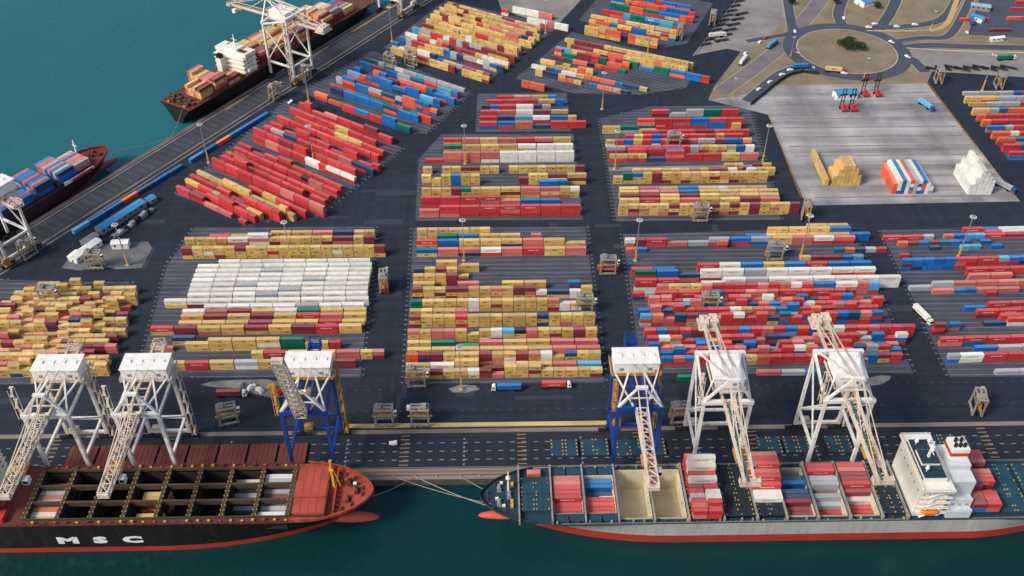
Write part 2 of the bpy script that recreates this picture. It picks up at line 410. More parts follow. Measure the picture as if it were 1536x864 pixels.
def ring(q, r0, r1, z, mi=0, n=72):
    for i in range(n):
        a, b2 = 2*PI*i/n, 2*PI*(i+1)/n
        q.add([(RC.x+r0*_c(a), RC.y+r0*_s(a), z), (RC.x+r1*_c(a), RC.y+r1*_s(a), z), (RC.x+r1*_c(b2), RC.y+r1*_s(b2), z), (RC.x+r0*_c(b2), RC.y+r0*_s(b2), z)], [(0, 1, 2, 3)], mi)
ring(q, RAD+0.4, RAD+11, 0.06)
tag(q.build('roundabout_road', m_road), 'asphalt ring road round the grass island', kind='structure')
q = MB(); ring(q, RAD-0.5, RAD+0.35, 0.14); ring(q, RAD+0.35, RAD+0.351, 0.14)
tag(q.build('roundabout_kerb', m_kerb), 'pale kerb of the roundabout', kind='structure')
q = MB(); q.prism([(RC.x+(RAD-0.5)*_c(2*PI*i/72), RC.y+(RAD-0.5)*_s(2*PI*i/72)) for i in range(72)], 0.0, 0.12)
tag(q.build('roundabout_island', m_grass), 'dry grass island of the roundabout', kind='structure')
def road(pts, wd, m=m_road, lab='asphalt road', lvl=3, kerb=True):
    p = smooth([G(*a) for a in pts])
    q = MB(); ribbon(q, p, wd, lvl)
    tag(q.build('road', m), lab, kind='structure')
    if kerb:
        q = MB()
        for sgn in (-1, 1):
            L_, R_ = strip_poly(p, wd+0.9)
            e = L_ if sgn > 0 else R_
            ribbon(q, [Vector(a) for a in e], 0.5, 2.2)
        tag(q.build('road_kerb', m_kerb), 'pale kerb line of the road', kind='structure')
m_rail = mat('purple_grey_hardstand', (122, 112, 114), 0.9, 0.12, 0.06, dirt=(96, 88, 94), dscale=0.05, damt=0.7, stretch=(1, 1, 1))
road([(1082, 138), (1135, 100), (1168, 74), (1195, 44), (1232, 0), (1250, -30)], 13, m_rail, 'grey hardstand road beside the trailer park', 2.4)
road([(1212, 98), (1186, 104), (1164, 114), (1142, 134), (1120, 152)], 9, m_road, 'access road curving down to the yard gate', 3.2)
road([(1201, 78), (1192, 60), (1186, 30), (1178, -20)], 8, m_road, 'road leaving the roundabout upwards', 3.4)
road([(1215, 45), (1160, 55), (1120, 62)], 6, m_road, 'side road to the trailer park', 3.6)
road([(1262, 36), (1256, 20), (1264, 0), (1272, -25)], 9, m_road, 'curving road at the top', 3.8)
road([(1318, 44), (1336, 20), (1352, -20)], 9, m_road, 'branch road at the top', 4.0)
road([(1300, 42), (1360, 40), (1405, 34), (1425, 20), (1444, -20)], 8, m_road, 'road turning up past the yellow strip', 4.2)
road([(1345, 62), (1385, 56), (1420, 58), (1436, 40), (1464, -20)], 7, m_road, 'service road beside the goods yard', 4.4)
road([(1340, 74), (1385, 67), (1450, 70), (1540, 72), (1680, 76)], 9, m_road, 'road running right from the roundabout', 4.6)
road([(1352, 92), (1366, 86), (1378, 98), (1388, 108)], 9, m_road, 'short slip road beside the storage pad', 4.8)
q = MB(); ribbon(q, smooth([G(1394, 46), G(1418, 40), G(1428, 22), G(1441, -20)]), 4.5, 5.4)
tag(q.build('yellow_verge', mat('sandy_yellow_verge', (194, 160, 100), 0.9, 0.15, 0.1)), 'sandy yellow verge between two roads', kind='structure')
q = MB()
for pts in ([(1360, 72), (1420, 76), (1536, 79), (1680, 84)], [(1300, 46), (1360, 47), (1408, 44)], [(1194, 78), (1206, 82)]):
    ribbon(q, smooth([G(*p) for p in pts]), 1.6, 5.6)
tag(q.build('verge_kerb', m_ykerb), 'yellowish kerb strips along the roads', kind='structure')
# rubble patches
m_rub = mat('grey_rubble', (112, 112, 114), 0.95, 0.3, 0.3, dirt=(70, 70, 74), dscale=0.15, damt=0.9)
m_chk = mat('pale_dust', (134, 130, 126), 0.95, 0.2, 0.15, dirt=(78, 78, 82), dscale=0.12, damt=0.9)
sheet('rubble_patch', [(92, 402), (112, 378), (150, 366), (222, 362), (228, 372), (212, 402), (176, 404), (150, 398), (120, 406)], 2, m_rub, 'grey rubble patch beside the sheds')
sheet('dust_patch', [(300, 577), (318, 572), (352, 570), (400, 569), (420, 573), (432, 581), (438, 588), (424, 595), (408, 597), (388, 592), (366, 588), (348, 582), (322, 581)], 2, m_chk, 'pale dusty patch of scrap ground')
sheet('lamp_island', [(672, 583), (690, 577), (712, 578), (720, 584), (700, 589), (680, 589)], 2, m_chk, 'pale island round a lighting mast')
sheet('pale_apron', [(1297, 572), (1306, 566), (1322, 563), (1336, 564), (1334, 570), (1320, 577), (1304, 579)], 2, m_chk, 'pale dusty patch under the right crane')
sheet('bay_lane', [(912, 251), (1148, 246), (1152, 251), (914, 257)], 3, m_lot, 'pale lane between stacking rows')


# old bay lines and joints worn into the pad
m_jt = mat('worn_pad_line', (120, 119, 122), .9, .15, .1, dirt=(148, 148, 151), dscale=.12, damt=.95)
q = MB(); pd = [G(*p) for p in ((1152, 172), (1164, 128), (1390, 125), (1530, 302), (1222, 308))]
y = min(p.y for p in pd)+8
while y < max(p.y for p in pd)-4:
    xs = [a.x+(b2.x-a.x)*(y-a.y)/(b2.y-a.y) for a, b2 in zip(pd, pd[1:]+pd[:1]) if (a.y-y)*(b2.y-y) < 0]
    if len(xs) > 1: q.flat([(min(xs)+3, y), (max(xs)-3, y), (max(xs)-3, y+1.1), (min(xs)+3, y+1.1)], .036)
    y += 12.4
tag(q.build('pad_lines', m_jt), 'dark worn bay lines across the concrete pad', kind='structure')

# repair patches, oil stains and curved tyre marks in the asphalt
q = MB(); rp = random.Random(21)
for i in range(170):
    px, py = rp.uniform(-20, 1560), rp.uniform(130, 645); g = G(px, py)
    if (g-P1).dot(PN) > -27 or g.y < QY+36: continue
    a = rp.choice((0, 0, PI/2)); l_, w_ = rp.uniform(5, 30), rp.uniform(2, 6); c2, s2 = _c(a), _s(a)
    q.flat([(g.x+x*c2-y*s2, g.y+x*s2+y*c2) for x, y in ((-l_/2, -w_/2), (l_/2, -w_/2), (l_/2, w_/2), (-l_/2, w_/2))], .004+.00001*i, rp.choice((0, 1)))
tag(q.build('asphalt_repair', [mat('dark_asphalt_patch', (35, 40, 51), .8, .15, .1, dirt=(44, 50, 62), dscale=.1, damt=.9), mat('old_asphalt_patch', (55, 61, 73), .9, .15, .1, dirt=(44, 50, 62), dscale=.1, damt=.9)]), 'repair patches in the yard asphalt', kind='structure')
q = MB()
for i in range(90):
    px, py = rp.uniform(-20, 1560), rp.uniform(130, 650); g = G(px, py)
    if (g-P1).dot(PN) > -27 or g.y < QY+34: continue
    r_ = rp.uniform(.7, 2.6); n_ = 11
    q.flat([(g.x+r_*rp.uniform(.6, 1.3)*_c(2*PI*k/n_), g.y+r_*rp.uniform(.6, 1.3)*_s(2*PI*k/n_)) for k in range(n_)], .009+.00001*i)
for i in range(46):
    px, py = rp.choice(((585, 470), (920, 430), (905, 330), (600, 335), (1380, 430), (1345, 330), (210, 460), (545, 600), (930, 600), (1400, 590), (480, 330), (700, 150), (880, 160), (1200, 330)))
    g = G(px+rp.uniform(-30, 30), py+rp.uniform(-25, 25)); r_ = rp.uniform(14, 38); a0 = rp.uniform(0, 6.28); sw = rp.uniform(.7, 1.7)
    for off in (0, 2.2):
        ribbon(q, [Vector((g.x+(r_+off)*_c(a0+sw*k/12), g.y+(r_+off)*_s(a0+sw*k/12))) for k in range(13)], .55, .85)
tag(q.build('tyre_marks', mat('rubber_mark', (33, 37, 46), .75, .2, .2, dirt=(44, 50, 62), dscale=.25, damt=.95)), 'dark tyre marks and oil stains on the yard asphalt', kind='structure')
# ------------------------------------------------------------------ containers: survey of the stacks
CW, CH, L20, L40, SLOT = 2.44, 2.6, 6.06, 12.19, 6.32
CONT = []     # dicts: x y z L a col block row ncol tier top
TOK = re.compile(r'(\d*)([A-Za-z.])(\d?)')
def rnd(n, pal, p40=0.3, hs='2', gap=0.0):
    """a random run of stacks n slots long"""
    out = ''; i = 0
    while i < n:
        h = R.choice(hs)
        if R.random() < gap: out += '.'; i += 1; continue
        c = R.choice(pal)
        if i+1 < n and R.random() < p40: out += c.upper()+h; i += 2
        else: out += c.lower()+h; i += 1
    return out
def parse(spec):
    out = []
    i = 0
    while i < len(spec):
        m_ = TOK.match(spec, i)
        out.append((m_.group(2), m_.group(3))); i = m_.end()
    return out
def put(x, y, z, L_, a, col, **kw):
    CONT.append(dict(x=x, y=y, z=z, L=L_, a=a, col=col, **kw))
def lay_row(E_, u, n, spec, Hd, pal, block, ri, zb=0.0):
    """E_ = foot of the row's front edge, at its left end"""
    s_ = 0.0; ncol = 0
    for ch, h in parse(spec):
        if ch == '.': s_ += SLOT; continue
        big = ch.isupper(); hh = int(h) if h else Hd
        ln = L40 if big else L20; adv = 2*SLOT if big else SLOT
        ncol += 1
        jx, jy, ja = R.uniform(-.1, .1), R.uniform(-.12, .12), R.uniform(-.004, .004)
        for k in range(hh):
            top = k == hh-1
            c = ch.lower() if (top or R.random() < 0.5) else R.choice(pal)
            p = E_ + u*(s_+adv/2+jx) + n*(CW/2+jy+R.uniform(-.04, .04))
            put(p.x, p.y, zb+k*CH, ln, math.atan2(u.y, u.x)+ja, c, block=block, row=ri, ncol=ncol, tier=k, top=top)
        s_ += adv
def block(name, rows, pal, ang=0.0, gap=2.85):
    u = Vector((_c(ang), _s(ang))); n = Vector((-u.y, u.x)); last = -1e9
    for ri, rw in enumerate(rows):
        x, y, Hd, spec = rw[:4]; pl_ = rw[4] if len(rw) > 4 else pal
        e = G(x, y, Hd*CH).to_2d()
        d = max(e.dot(n), last+gap); last = d
        lay_row(u*e.dot(u)+n*d, u, n, spec, Hd, pl_, name, ri)
def dblock(name, rows, zoom, pal, ang, p40=0.55, gap=2.85):
    """rows: (sx, sy, ex, ey, H, palette, heights) in the coordinates of an enlarged view zoom = (ox, oy, k)"""
    ox, oy, k = zoom
    u = Vector((_c(ang), _s(ang))); n = Vector((-u.y, u.x)); last = -1e9
    for ri, (sx, sy, ex, ey, Hd, pl, hs) in enumerate(rows):
        a = G(ox+sx/k, oy+sy/k, Hd*CH).to_2d(); b2 = G(ox+ex/k, oy+ey/k, Hd*CH).to_2d()
        d = max(((a+b2)/2).dot(n), last+gap); last = d
        s0, s1 = a.dot(u), b2.dot(u)
        spec = pl if pl[0] == '=' else None
        spec = pl[1:] if spec else rnd(int((s1-s0)/SLOT+0.5), pl, p40, hs, 0.03)
        lay_row(u*s0+n*d, u, n, spec, Hd, pal, name, ri)

YP = 'yyyyyyyyym' + 'yyyymp'
YM = 'yyyyyyyyyyyyyymmmpprnw'
YL = 'yyyyyyyymp'
RP = 'rrrrrrrrrrpprprpprrbbbbbnnmwwyoce'

block('C', [
 (608, 558, 2, 'yymyywmp1y3y3y3yyyyy'), (608, 548.5, 2, 'yyWY3M1yyyyPC'), (609, 533, 3, 'ommyYmyympwy2nyy'), (610, 525, 3, 'YYYYYYPP'),
 (610.5, 514.6, 2, 'yyGG1PYYPP'), (611, 497.5, 3, 'pyppyy2ywckpyyymy'), (613, 475.6, 3, 'myyyryyyyyynyyyy'), (614, 467, 3, 'yyyyp'),
 (615.5, 452.5, 3, 'gyyyywyyyyyypw2y2'), (617.5, 434, 3, 'myymmyypymmw2N2w2y'), (618.8, 426, 2, 'Y..P..YY..b'), (619, 414, 3, 'yyym'),
 (620, 404, 3, 'nymyy1'), (653, 393.5, 3, 'YY2'), (624, 375, 2, 'BPPWPRYP'), (624, 362, 3, 'RBYYYPYY2'), (655, 354, 2, 'GBYY.p'),
 (625, 346.5, 3, 'yyyyyyy')], YM)
block('L2', [
 (257.6, 545, 2, 'yRYEYYPM'), (376, 530, 2, 'yRYYPyp'), (220, 512, 3, 'P1.Y2YYYGY2r2'), (256, 507, 2, 'N'), (224, 493, 2, 'RMYYMYMRY'),
 (266.5, 485, 2, 'YYYMYYRY'), (270, 475, 2, 'YMYMYRPY'), (272, 467.7, 2, 'WPMYWGYY'), (305, 460, 2, 'WWWWEWW'),
 (244.6, 452, 2, 'WWWWWWWWW'), (280, 443, 2, 'WWWEWWWW'), (282, 436, 2, 'WWWWEWWW'), (284, 428.5, 2, 'WWEWWWWW'), (287, 421, 2, 'WWWWWEWW'),
 (289.5, 414, 2, 'WWWWWWWW'), (292, 407, 2, 'WWWEWWWW'), (295.5, 400, 2, 'WWWWWWWW'), (327, 393, 2, 'WWWWWWW'),
 (270.4, 373, 3, 'myyyymyyyyyyyyyyyym'), (276, 359, 2, 'yyyyWW3yyyyyyMym'), (312.6, 356, 2, 'RYP'), (405, 349.5, 2, 'YYPNyy')], YM)
L1rows = []
for i, (y, x0, x1) in enumerate(((556, -44, 133), (547.5, -46, 136), (539, -40, 138), (530, -42, 142), (522, -44, 147), (514.5, -36, 151), (507, -40, 156),
                  (498.5, -44, 160), (490, -38, 163), (482, -40, 166), (474, -36, 170), (466, -38, 173), (458, -30, 176), (450, -2, 182),
                  (442.5, 12, 170), (434.5, 17, 190), (426.5, 38, 172))):
    n_ = int((x1-x0)/(16.2*(1+(y-500)*0.0006))+0.5)
    L1rows.append((x0, y, 2, rnd(n_, YP if R.random() < .6 else YM, 0.02, '2223231', 0.05 if i < 15 else 0.2)))
block('L1', L1rows, YM)
block('R1', [
 (992, 538, 2, 'bpbrrmryorr2rrrprrbmr'), (974, 530, 2, rnd(21, RP, 0, '22233')), (972, 522, 2, rnd(21, RP, 0, '22123', .04)), (970, 512.5, 2, rnd(22, RP, .05, '2233')),
 (967, 496, 3, 'rbrrmnrrbrprbrbnwrrprrr'), (961, 474, 3, rnd(21, RP, 0, '3323')), (958, 466, 2, 'b'+rnd(20, RP, 0, '223')), (984, 458, 2, rnd(20, RP, 0, '2223')),
 (974, 447, 3, rnd(19, RP, 0, '3322')), (950, 440, 2, 're'+rnd(17, 'rrprrmrb', .2, '2')), (986, 431, 3, 'pyyyprrrrprpwrbbWpc'),
 (953, 421, 3, 'RRW1W2WEWWWWWW'), (952, 408, 3, 'GBN2WWEWWWWW'), (948, 399, 3, 'R2B2..RWBYBRBB'),
 (1201, 386, 1, 'ymmmbc'), (1157, 375.5, 1, 'B....bpner'), (940, 376.5, 1, 'ob'), (1081, 374.5, 2, 'p'),
 (939, 365.5, 2, 'wmRP1E1EBEYPWP'), (1120, 356, 2, 'ByyYYYB'), (1122, 346, 3, 'B1YYY3B'), (1211, 338.5, 3, 'YY')], RP, ang=math.radians(0.25))
block('R1s', [(1016, 566, 1, 'G..'), (1138, 566, 1, 'PEb')], RP)
block('R2', [
 (1495, 558, 1, 'EEe'), (1424, 534, 2, 'eWRRWRR'), (1463, 522, 2, 'BEER'), (1412, 509, 2, 'RRRRRR'), (1403, 487, 3, 'm'), (1426, 487, 2, 'b'), (1483, 495, 1, 'NR2R2R'),
 (1509, 484, 2, 'RRR'), (1467, 467, 2, 'RRRRR'), (1450, 456.5, 2, 'B1RRRR'), (1480, 439, 1, 'r'), (1400, 436, 1, 'PbbPP'), (1367, 426, 2, 'E1E2PPPPP'), (1455, 413, 2, 'PP'),
 (1452, 404, 2, 'RRRWRR'), (1355, 390.5, 3, 'bbbbbrrRcbbrBC'), (1350, 383, 1, 'r.'), (1395, 371, 1, 'n..cc.b'), (1348, 364.6, 1, 'ombmbbb.b'), (1325, 356, 1, 'RRe.pbccRR'),
 (1446, 353, 1, 'R2R1WWc'), (1470, 346, 1, 'BWWR')], RP, ang=math.radians(1.3))
block('UC', [
 (628, 311, 3, 'P2RRRRRRR', 'rrrp'), (630, 297, 3, 'RRRRP2B2B2N1', 'rrp'), (632, 284, 3, 'yyymgyYYPPyw'), (633, 274, 2, '............Bb'),
 (632, 264, 3, 'yy2ybyy....m2yyMY'), (634, 252, 2, 'y.yymmyy.yyyyyyym'), (636, 230, 3, 'R1PPPWWWW', 'wwp'), (664.7, 219, 3, 'GYYYWWW', 'yw'), (664.7, 209, 2, 'RPYPRPY')], YM)
block('UM', [
 (719, 184, 2, 'RBPN1RR'), (719, 176, 2, 'RNCWBy'), (721, 167, 2, 'RPWMY'), (722, 159, 2, 'nbRWne'), (730, 151, 2, 'RRRYb'), (745, 145, 2, 'RPYb')], RP)
block('UR', [
 (928.5, 308.5, 3, 'yyyyymyyymymymyyym', YL), (930, 300, 3, 'YRYPYYMP', YL), (930, 294, 3, 'MMYMYYYY', YL), (930, 288, 3, 'YPPBYYYY', YL), (929, 283, 3, 'YPYBYwYY', YL),
 (921, 261, 3, 'y2gbymyyyyyyyyyyy', YL), (949, 255, 2, 'yyyyyypymmw.wyy', YL), (1087, 247, 2, 'yy.my', YL),
 (914.6, 233, 2, 'YyyN1R3RRYP'), (943, 227, 3, 'RRB'), (911, 221, 2, 'ERRRreyyyybw'), (909, 211, 2, 'yrbyrbrrrpEmBy'), (938, 203.5, 2, 'ryrbrrrrrryR'),
 (963, 197, 2, 'RRRMRR'), (904, 191, 2, 'YGY1r'), (1100, 189, 2, 'y'), (957, 180, 3, 'RRRBRR'), (978, 166, 2, 'RE1EGR')], RP)
A1 = (G(479, 313, 2.6)-G(268, 281, 2.6)); 
D1 = (250, 140, 4.267)
RR = 'rrrrrrrrrrrrrrrpm'
da = math.radians(-35.5)
dblock('D1', [
 (60, 590, 470, 795, 2, RR, '21'), (165, 600, 545, 790, 2, RR, '2231'), (120, 545, 610, 790, 2, 'yyyyyrrpb', '2'), (150, 515, 690, 785, 2, RR, '2213'), (205, 460, 770, 770, 3, 'yyyyyyyy', '32'),
 (540, 580, 850, 770, 2, 'yyrp', '2'),
 (290, 410, 980, 735, 3, RR+'rb', '33'), (355, 390, 1010, 705, 2, RR, '2213'), (385, 365, 1040, 680, 2, RR+'w', '2'), (440, 335, 1070, 640, 2, RR+'k', '2'), (465, 310, 1110, 610, 2, RR, '2213'),
 (545, 265, 1215, 555, 2, 'rrrrrprrw', '2'), (560, 215, 1190, 500, 3, RR, '3'), (630, 200, 1295, 495, 2, 'nekpr', '2'), (670, 175, 1320, 465, 2, RR, '2213'), (700, 145, 1370, 410, 2, RR+'y', '2'),
 (810, 155, 1390, 370, 2, RR+'yy', '2'), (750, 110, 1410, 305, 2, RR+'yo', '2'), (830, 65, 1465, 290, 2, RR, '2231')], D1, RR, da, 0.85)
da2 = math.radians(-33.5)
dblock('D2', [
 (120, 440, 960, 735, 3, '=O3O2R2B2R2BG2', '3'), (250, 400, 1000, 650, 2, 'bbbbnbr', '2'), (245, 375, 1110, 690, 2, 'rrrrmrbg', '2'), (310, 310, 1135, 600, 2, 'bbnbowe', '23'),
 (415, 250, 1190, 540, 2, 'bbbcbnow', '23'), (480, 190, 1260, 490, 3, 'rombrbp', '32'), (520, 165, 1330, 470, 2, 'rbcegbm', '2'), (590, 135, 1350, 440, 1, 'eegcw', '1')], (450, 60, 5.689), 'rbno', da2, 0.7)
dblock('D3', [
 (85, 390, 885, 640, 2, 'yyyyyymry', '2'), (95, 345, 900, 590, 2, 'yybwenry', '21'), (185, 285, 960, 570, 2, 'ybrwewnb', '2'), (240, 245, 1000, 540, 2, 'wmrebwpy', '2'), (300, 200, 1050, 490, 2, 'wmeybwrc', '2'),
 (320, 160, 1110, 445, 2, 'wyymyyr', '23'), (400, 140, 1160, 405, 2, 'myyyyyrb', '2'), (430, 105, 1210, 360, 2, YM, '23'), (460, 75, 1240, 330, 2, YM, '2'), (500, 50, 1290, 300, 2, YP, '23'), (540, 28, 1310, 265, 2, YP, '2'), (560, 12, 1320, 240, 2, YP, '2')], (570, 0, 5.486), 'yym', da2, 0.3)
dblock('D4', [
 (85, 465, 225, 495, 2, 'poo', '2'), (110, 420, 700, 515, 1, 'opybny.', '12'), (130, 385, 820, 500, 1, 'ynbwoy', '1'), (205, 345, 500, 440, 1, 'obny', '12'), (250, 320, 690, 410, 1, 'gmkor', '1'), (280, 290, 700, 390, 1, 'rgmo', '12'),
 (310, 240, 990, 480, 2, '=C2yyRR1mGB1G2B2B2r', '2'), (390, 235, 1020, 440, 3, 'yyyyyyom', '3'), (370, 215, 1050, 410, 2, YP, '3'), (350, 205, 1055, 385, 2, 'yyyyyp', '2')], (760, 0, 3.84), 'yyom', da2*.75, 0.35)
dblock('D5', [
 (465, 130, 880, 255, 3, 'oooyyo', '3'), (490, 95, 940, 225, 2, 'ybyyro', '2'), (500, 65, 960, 200, 2, YP, '2'), (560, 45, 1000, 150, 2, 'rbgbcr', '2'), (590, 15, 1070, 105, 2, 'bgrbco', '2'), (600, -10, 1075, 70, 2, 'bmrboc', '2'),
 (620, -40, 1080, 40, 2, 'rrbbg', '2')], (760, 0, 3.84), 'oyrb', da2*.75, 0.5)
block('FR', [
 (1515, 229, 2, 'RRRRR'), (1506, 218, 2, 'RbRRRR'), (1498, 208, 2, 'OBRRRR'), (1490, 199, 2, 'OwRRR'), (1482, 190, 2, 'BeRRR'), (1475, 181, 2, 'oRRBRR'), (1468, 173, 2, 'oRRRRR'), (1461, 164, 2, 'YebORR'), (1455, 155, 1, 'YEER'), (1449, 146, 2, 'YYEEe'), (1446, 139, 1, 'EEEbR')], RP)
block('GY', [(1440, 28, 1, 'RR'), (1484, 44, 1, 'mM'), (1512, 26, 1, 'OR'), (1516, 12, 1, 'RR'), (1465, 8, 1, 'W'), (1525, 2, 1, 'RR')], RP, gap=-1e9)
block('TL', [(752, 14, 2, 'r'), (768, 10, 2, 'WWP'), (790, 26, 2, 'WwpW')], 'wr', ang=da2*.8, gap=-1e9)

# long low line of containers on the pier-side hardstand
for s0, s1, spec in ((0, 0, None),):
    pa, pb = G(110, 347, 2.6).to_2d(), G(284, 241, 2.6).to_2d(); u = (pb-pa).normalized(); n = Vector((-u.y, u.x))
    sp = 'CBBONBB.BBOBBB'; lay_row(pa, u, n, sp, 1, 'b', 'PL', 0)

# storage pad: three piles of containers standing end-on to the camera
def pile(name, px, py, cols, heights, depth, a=PI/2+math.radians(-0.5), gapx=2.62):
    o = G(px, py).to_2d(); n = Vector((_c(a), _s(a))); u = Vector((n.y, -n.x))
    for i, h in enumerate(heights):
        for d in range(depth):
            for k in range(h):
                c = cols[(i) % len(cols)] if k == h-1 or R.random() < .6 else R.choice(cols)
                p = o+u*(i*gapx+1.3)+n*(d*12.6+6.1)
                put(p.x, p.y, k*CH, L40, a+R.uniform(-.004, .004), c, block=name, row=d, ncol=i+1, tier=k, top=k == h-1)
pile('P1', 1247, 279, 'yyyyyyy', [3, 5, 6, 6, 6, 5, 3], 1)
pile('P1s', 1236, 279, 'yoyo', [2], 3)
pile('P2', 1337, 291, 'owbwoewbww', [3, 4, 4, 4, 4, 4, 4, 4, 3, 2], 2)
pile('P3', 1450, 292, 'wwwwww', [3, 5, 7, 6, 5, 4], 2)
# ------------------------------------------------------------------ ships
m_hblack = mat('black_hull_paint', (24, 24, 24), 0.45, 0.2, 0.1, dirt=(66, 46, 36), dscale=0.5, damt=0.5, stretch=(1, 1, 0.1))
m_hgrey = mat('light_grey_hull_paint', (178, 176, 170), 0.5, 0.06, 0.1, dirt=(134, 112, 92), dscale=0.45, damt=0.4, stretch=(1, 1, 0.1))
m_boot = mat('red_antifouling', (172, 56, 42), 0.6, 0.1, 0.1, dirt=(140, 50, 38), dscale=0.08, damt=0.6)
m_bulb = mat('salmon_antifouling', (206, 86, 70), 0.6, 0.1, 0.15, dirt=(170, 60, 48), dscale=0.1, damt=0.5)
m_deckred = mat('rust_red_deck', (108, 52, 41), 0.75, 0.2, 0.15, dirt=(64, 42, 34), dscale=0.3, damt=0.95)
m_hatchred = mat('red_hatch_paint', (172, 74, 58), 0.7, 0.12, 0.15, dirt=(122, 56, 46), dscale=0.1, damt=0.7)
m_coam = mat('rusty_brown_coaming', (84, 66, 50), 0.8, 0.2, 0.3, dirt=(50, 40, 34), dscale=0.3, damt=0.8)
m_hold = mat('dark_hold_steel', (52, 46, 42), 0.85, 0.25, 0.15, dirt=(26, 26, 26), dscale=0.1, damt=0.7)
m_guide = mat('cell_guide_steel', (84, 76, 66), 0.8, 0.2, 0.3)
m_deckteal = mat('dark_teal_deck', (34, 58, 70), 0.7, 0.15, 0.15, dirt=(28, 40, 48), dscale=0.15, damt=0.7)
m_hatchteal = mat('teal_hatch_paint', (36, 72, 88), 0.7, 0.12, 0.15, dirt=(36, 52, 62), dscale=0.12, damt=0.7)
m_hatchdark = mat('dark_navy_hatch', (34, 44, 54), 0.7, 0.15, 0.15, dirt=(26, 34, 40), dscale=0.15, damt=0.7)
m_hcream = mat('cream_hold_paint', (214, 204, 176), 0.7, 0.08, 0.15, dirt=(160, 146, 118), dscale=0.1, damt=0.6)
m_fitting = mat('yellow_deck_fitting', (206, 172, 70), 0.6, 0.15, 0.4)
m_sup = mat('white_superstructure', (236, 230, 216), 0.5, 0.04, 0.1, dirt=(196, 180, 156), dscale=0.07, damt=0.4, stretch=(1, 1, 0.3))
m_grsup = mat('grey_white_casing', (206, 210, 212), 0.5, 0.05, 0.1, dirt=(170, 168, 164), dscale=0.08, damt=0.5)

def hull(par, L_, half, zd, Td, Tw, stem, zb, mats, blunt=2.2, stern_w=0.94, Ts=55):
    ds = [0, 0.6, 1.5, 3, 5, 7.5, 10, 13, 16, 20, 24, 28, 33, 38, 44, 50, 58, 66, 76, 88, 100, 120]
    ds = [d for d in ds if d < L_-Ts-5] + [L_-Ts+Ts*i/8 for i in range(9)]
    def bd(d):
        v = half*(1-(1-min(d/Td, 1))**blunt)**0.62 if d > 0 else 0.12
        k = max(0, (d-(L_-Ts))/Ts); return max(0.12, v*(1-(1-stern_w)*k**2))
    def bw(d):
        if d <= stem: return 0.1
        u = min((d-stem)/(Tw-stem), 1); v = half*(u*(2-u))**0.85
        k = max(0, (d-(L_-Ts))/Ts); return max(0.1, v*(1-0.75*k**1.6))
    V = []; Fc = []; MI = []
    n = 6
    for d in ds:
        a, b2 = bw(d), bd(d)
        zl = zd-(zd-WZ)*min(1, (d/stem))**0.75 if d < stem else -99
        prof = [(a*.85, WZ-7), (a, WZ), (a+(b2-a)*.06, zb), (a+(b2-a)*.28, zb+(zd-zb)*.35), (a+(b2-a)*.62, zb+(zd-zb)*.7), (b2, zd)]
        if d < stem:
            pr2 = []
            for y, z in prof:
                f = max(0.0, (z-zl)/(zd-zl+1e-3)) if d > 0 else (1.0 if z >= zd else 0.0)
                pr2.append((max(0.1, b2*f**1.2), max(z, zl)))
            prof = pr2
        for sg in (1, -1): V += [(-d, sg*y, z) for y, z in prof]
    for i in range(len(ds)-1):
        for sg in range(2):
            for j in range(n-1):
                a = i*2*n+sg*n+j; b2 = a+1; c2 = a+2*n+1; d2 = a+2*n
                Fc.append((a, b2, c2, d2)); MI.append(1 if j < 2 else 0)
    e = (len(ds)-1)*2*n
    Fc.append(tuple([e+j for j in range(n)]+[e+n+j for j in range(n-1, -1, -1)])); MI.append(0)
    q = MB(); q.v, q.f, q.m = V, Fc, MI
    o = q.build('hull', mats, par)
    return bd, ds
def deck_cap(par, bd, ds, d0, d1, z, m, name='deck', inset=0.12):
    xs = [d0]+[d for d in ds if d0 < d < d1]+[d1]
    q = MB()
    for a, b2 in zip(xs, xs[1:]):
        wa, wb = max(bd(a)-inset, .05), max(bd(b2)-inset, .05)
        q.add([(-a, -wa, z), (-a, wa, z), (-b2, wb, z), (-b2, -wb, z)], [(0, 1, 2, 3)])
    return q.build(name, m, par)
def bulwark(par, bd, ds, d1, z, h, m):
    xs = [d for d in ds if d < d1]+[d1]; q = MB()
    for sg in (1, -1):
        for a, b2 in zip(xs, xs[1:]):
            wa, wb = bd(a)+.02, bd(b2)+.02
            ia, ib = max(wa-.35, 0), max(wb-.35, 0)
            q.hexa([(-a, sg*wa, z), (-b2, sg*wb, z), (-b2, sg*ib, z), (-a, sg*ia, z), (-a-.0, sg*wa, z+h), (-b2, sg*wb, z+h), (-b2, sg*ib, z+h), (-a, sg*ia, z+h)])
    return q.build('bulwark', m, par)
def bulb(par, x0, x1, r, z, m):
    q = MB(); n, k = 14, 12; V = []
    for i in range(k+1):
        f = i/k; x = x0+(x1-x0)*f
        rr = r*math.sqrt(max(0.0, 1-((f-0.45)/0.55)**2)) if f > .45 else r*(0.75+.25*f/.45)
        rr = max(rr, .05)
        V += [(x, rr*_c(2*PI*j/n)*.95, z+rr*_s(2*PI*j/n)) for j in range(n)]
    Fc = [(i*n+j, i*n+(j+1) % n, (i+1)*n+(j+1) % n, (i+1)*n+j) for i in range(k) for j in range(n)]
    q.add(V, Fc); q.add(V[-n:], [tuple(range(n))])
    return q.build('bulbous_bow', m, par, smooth=True)
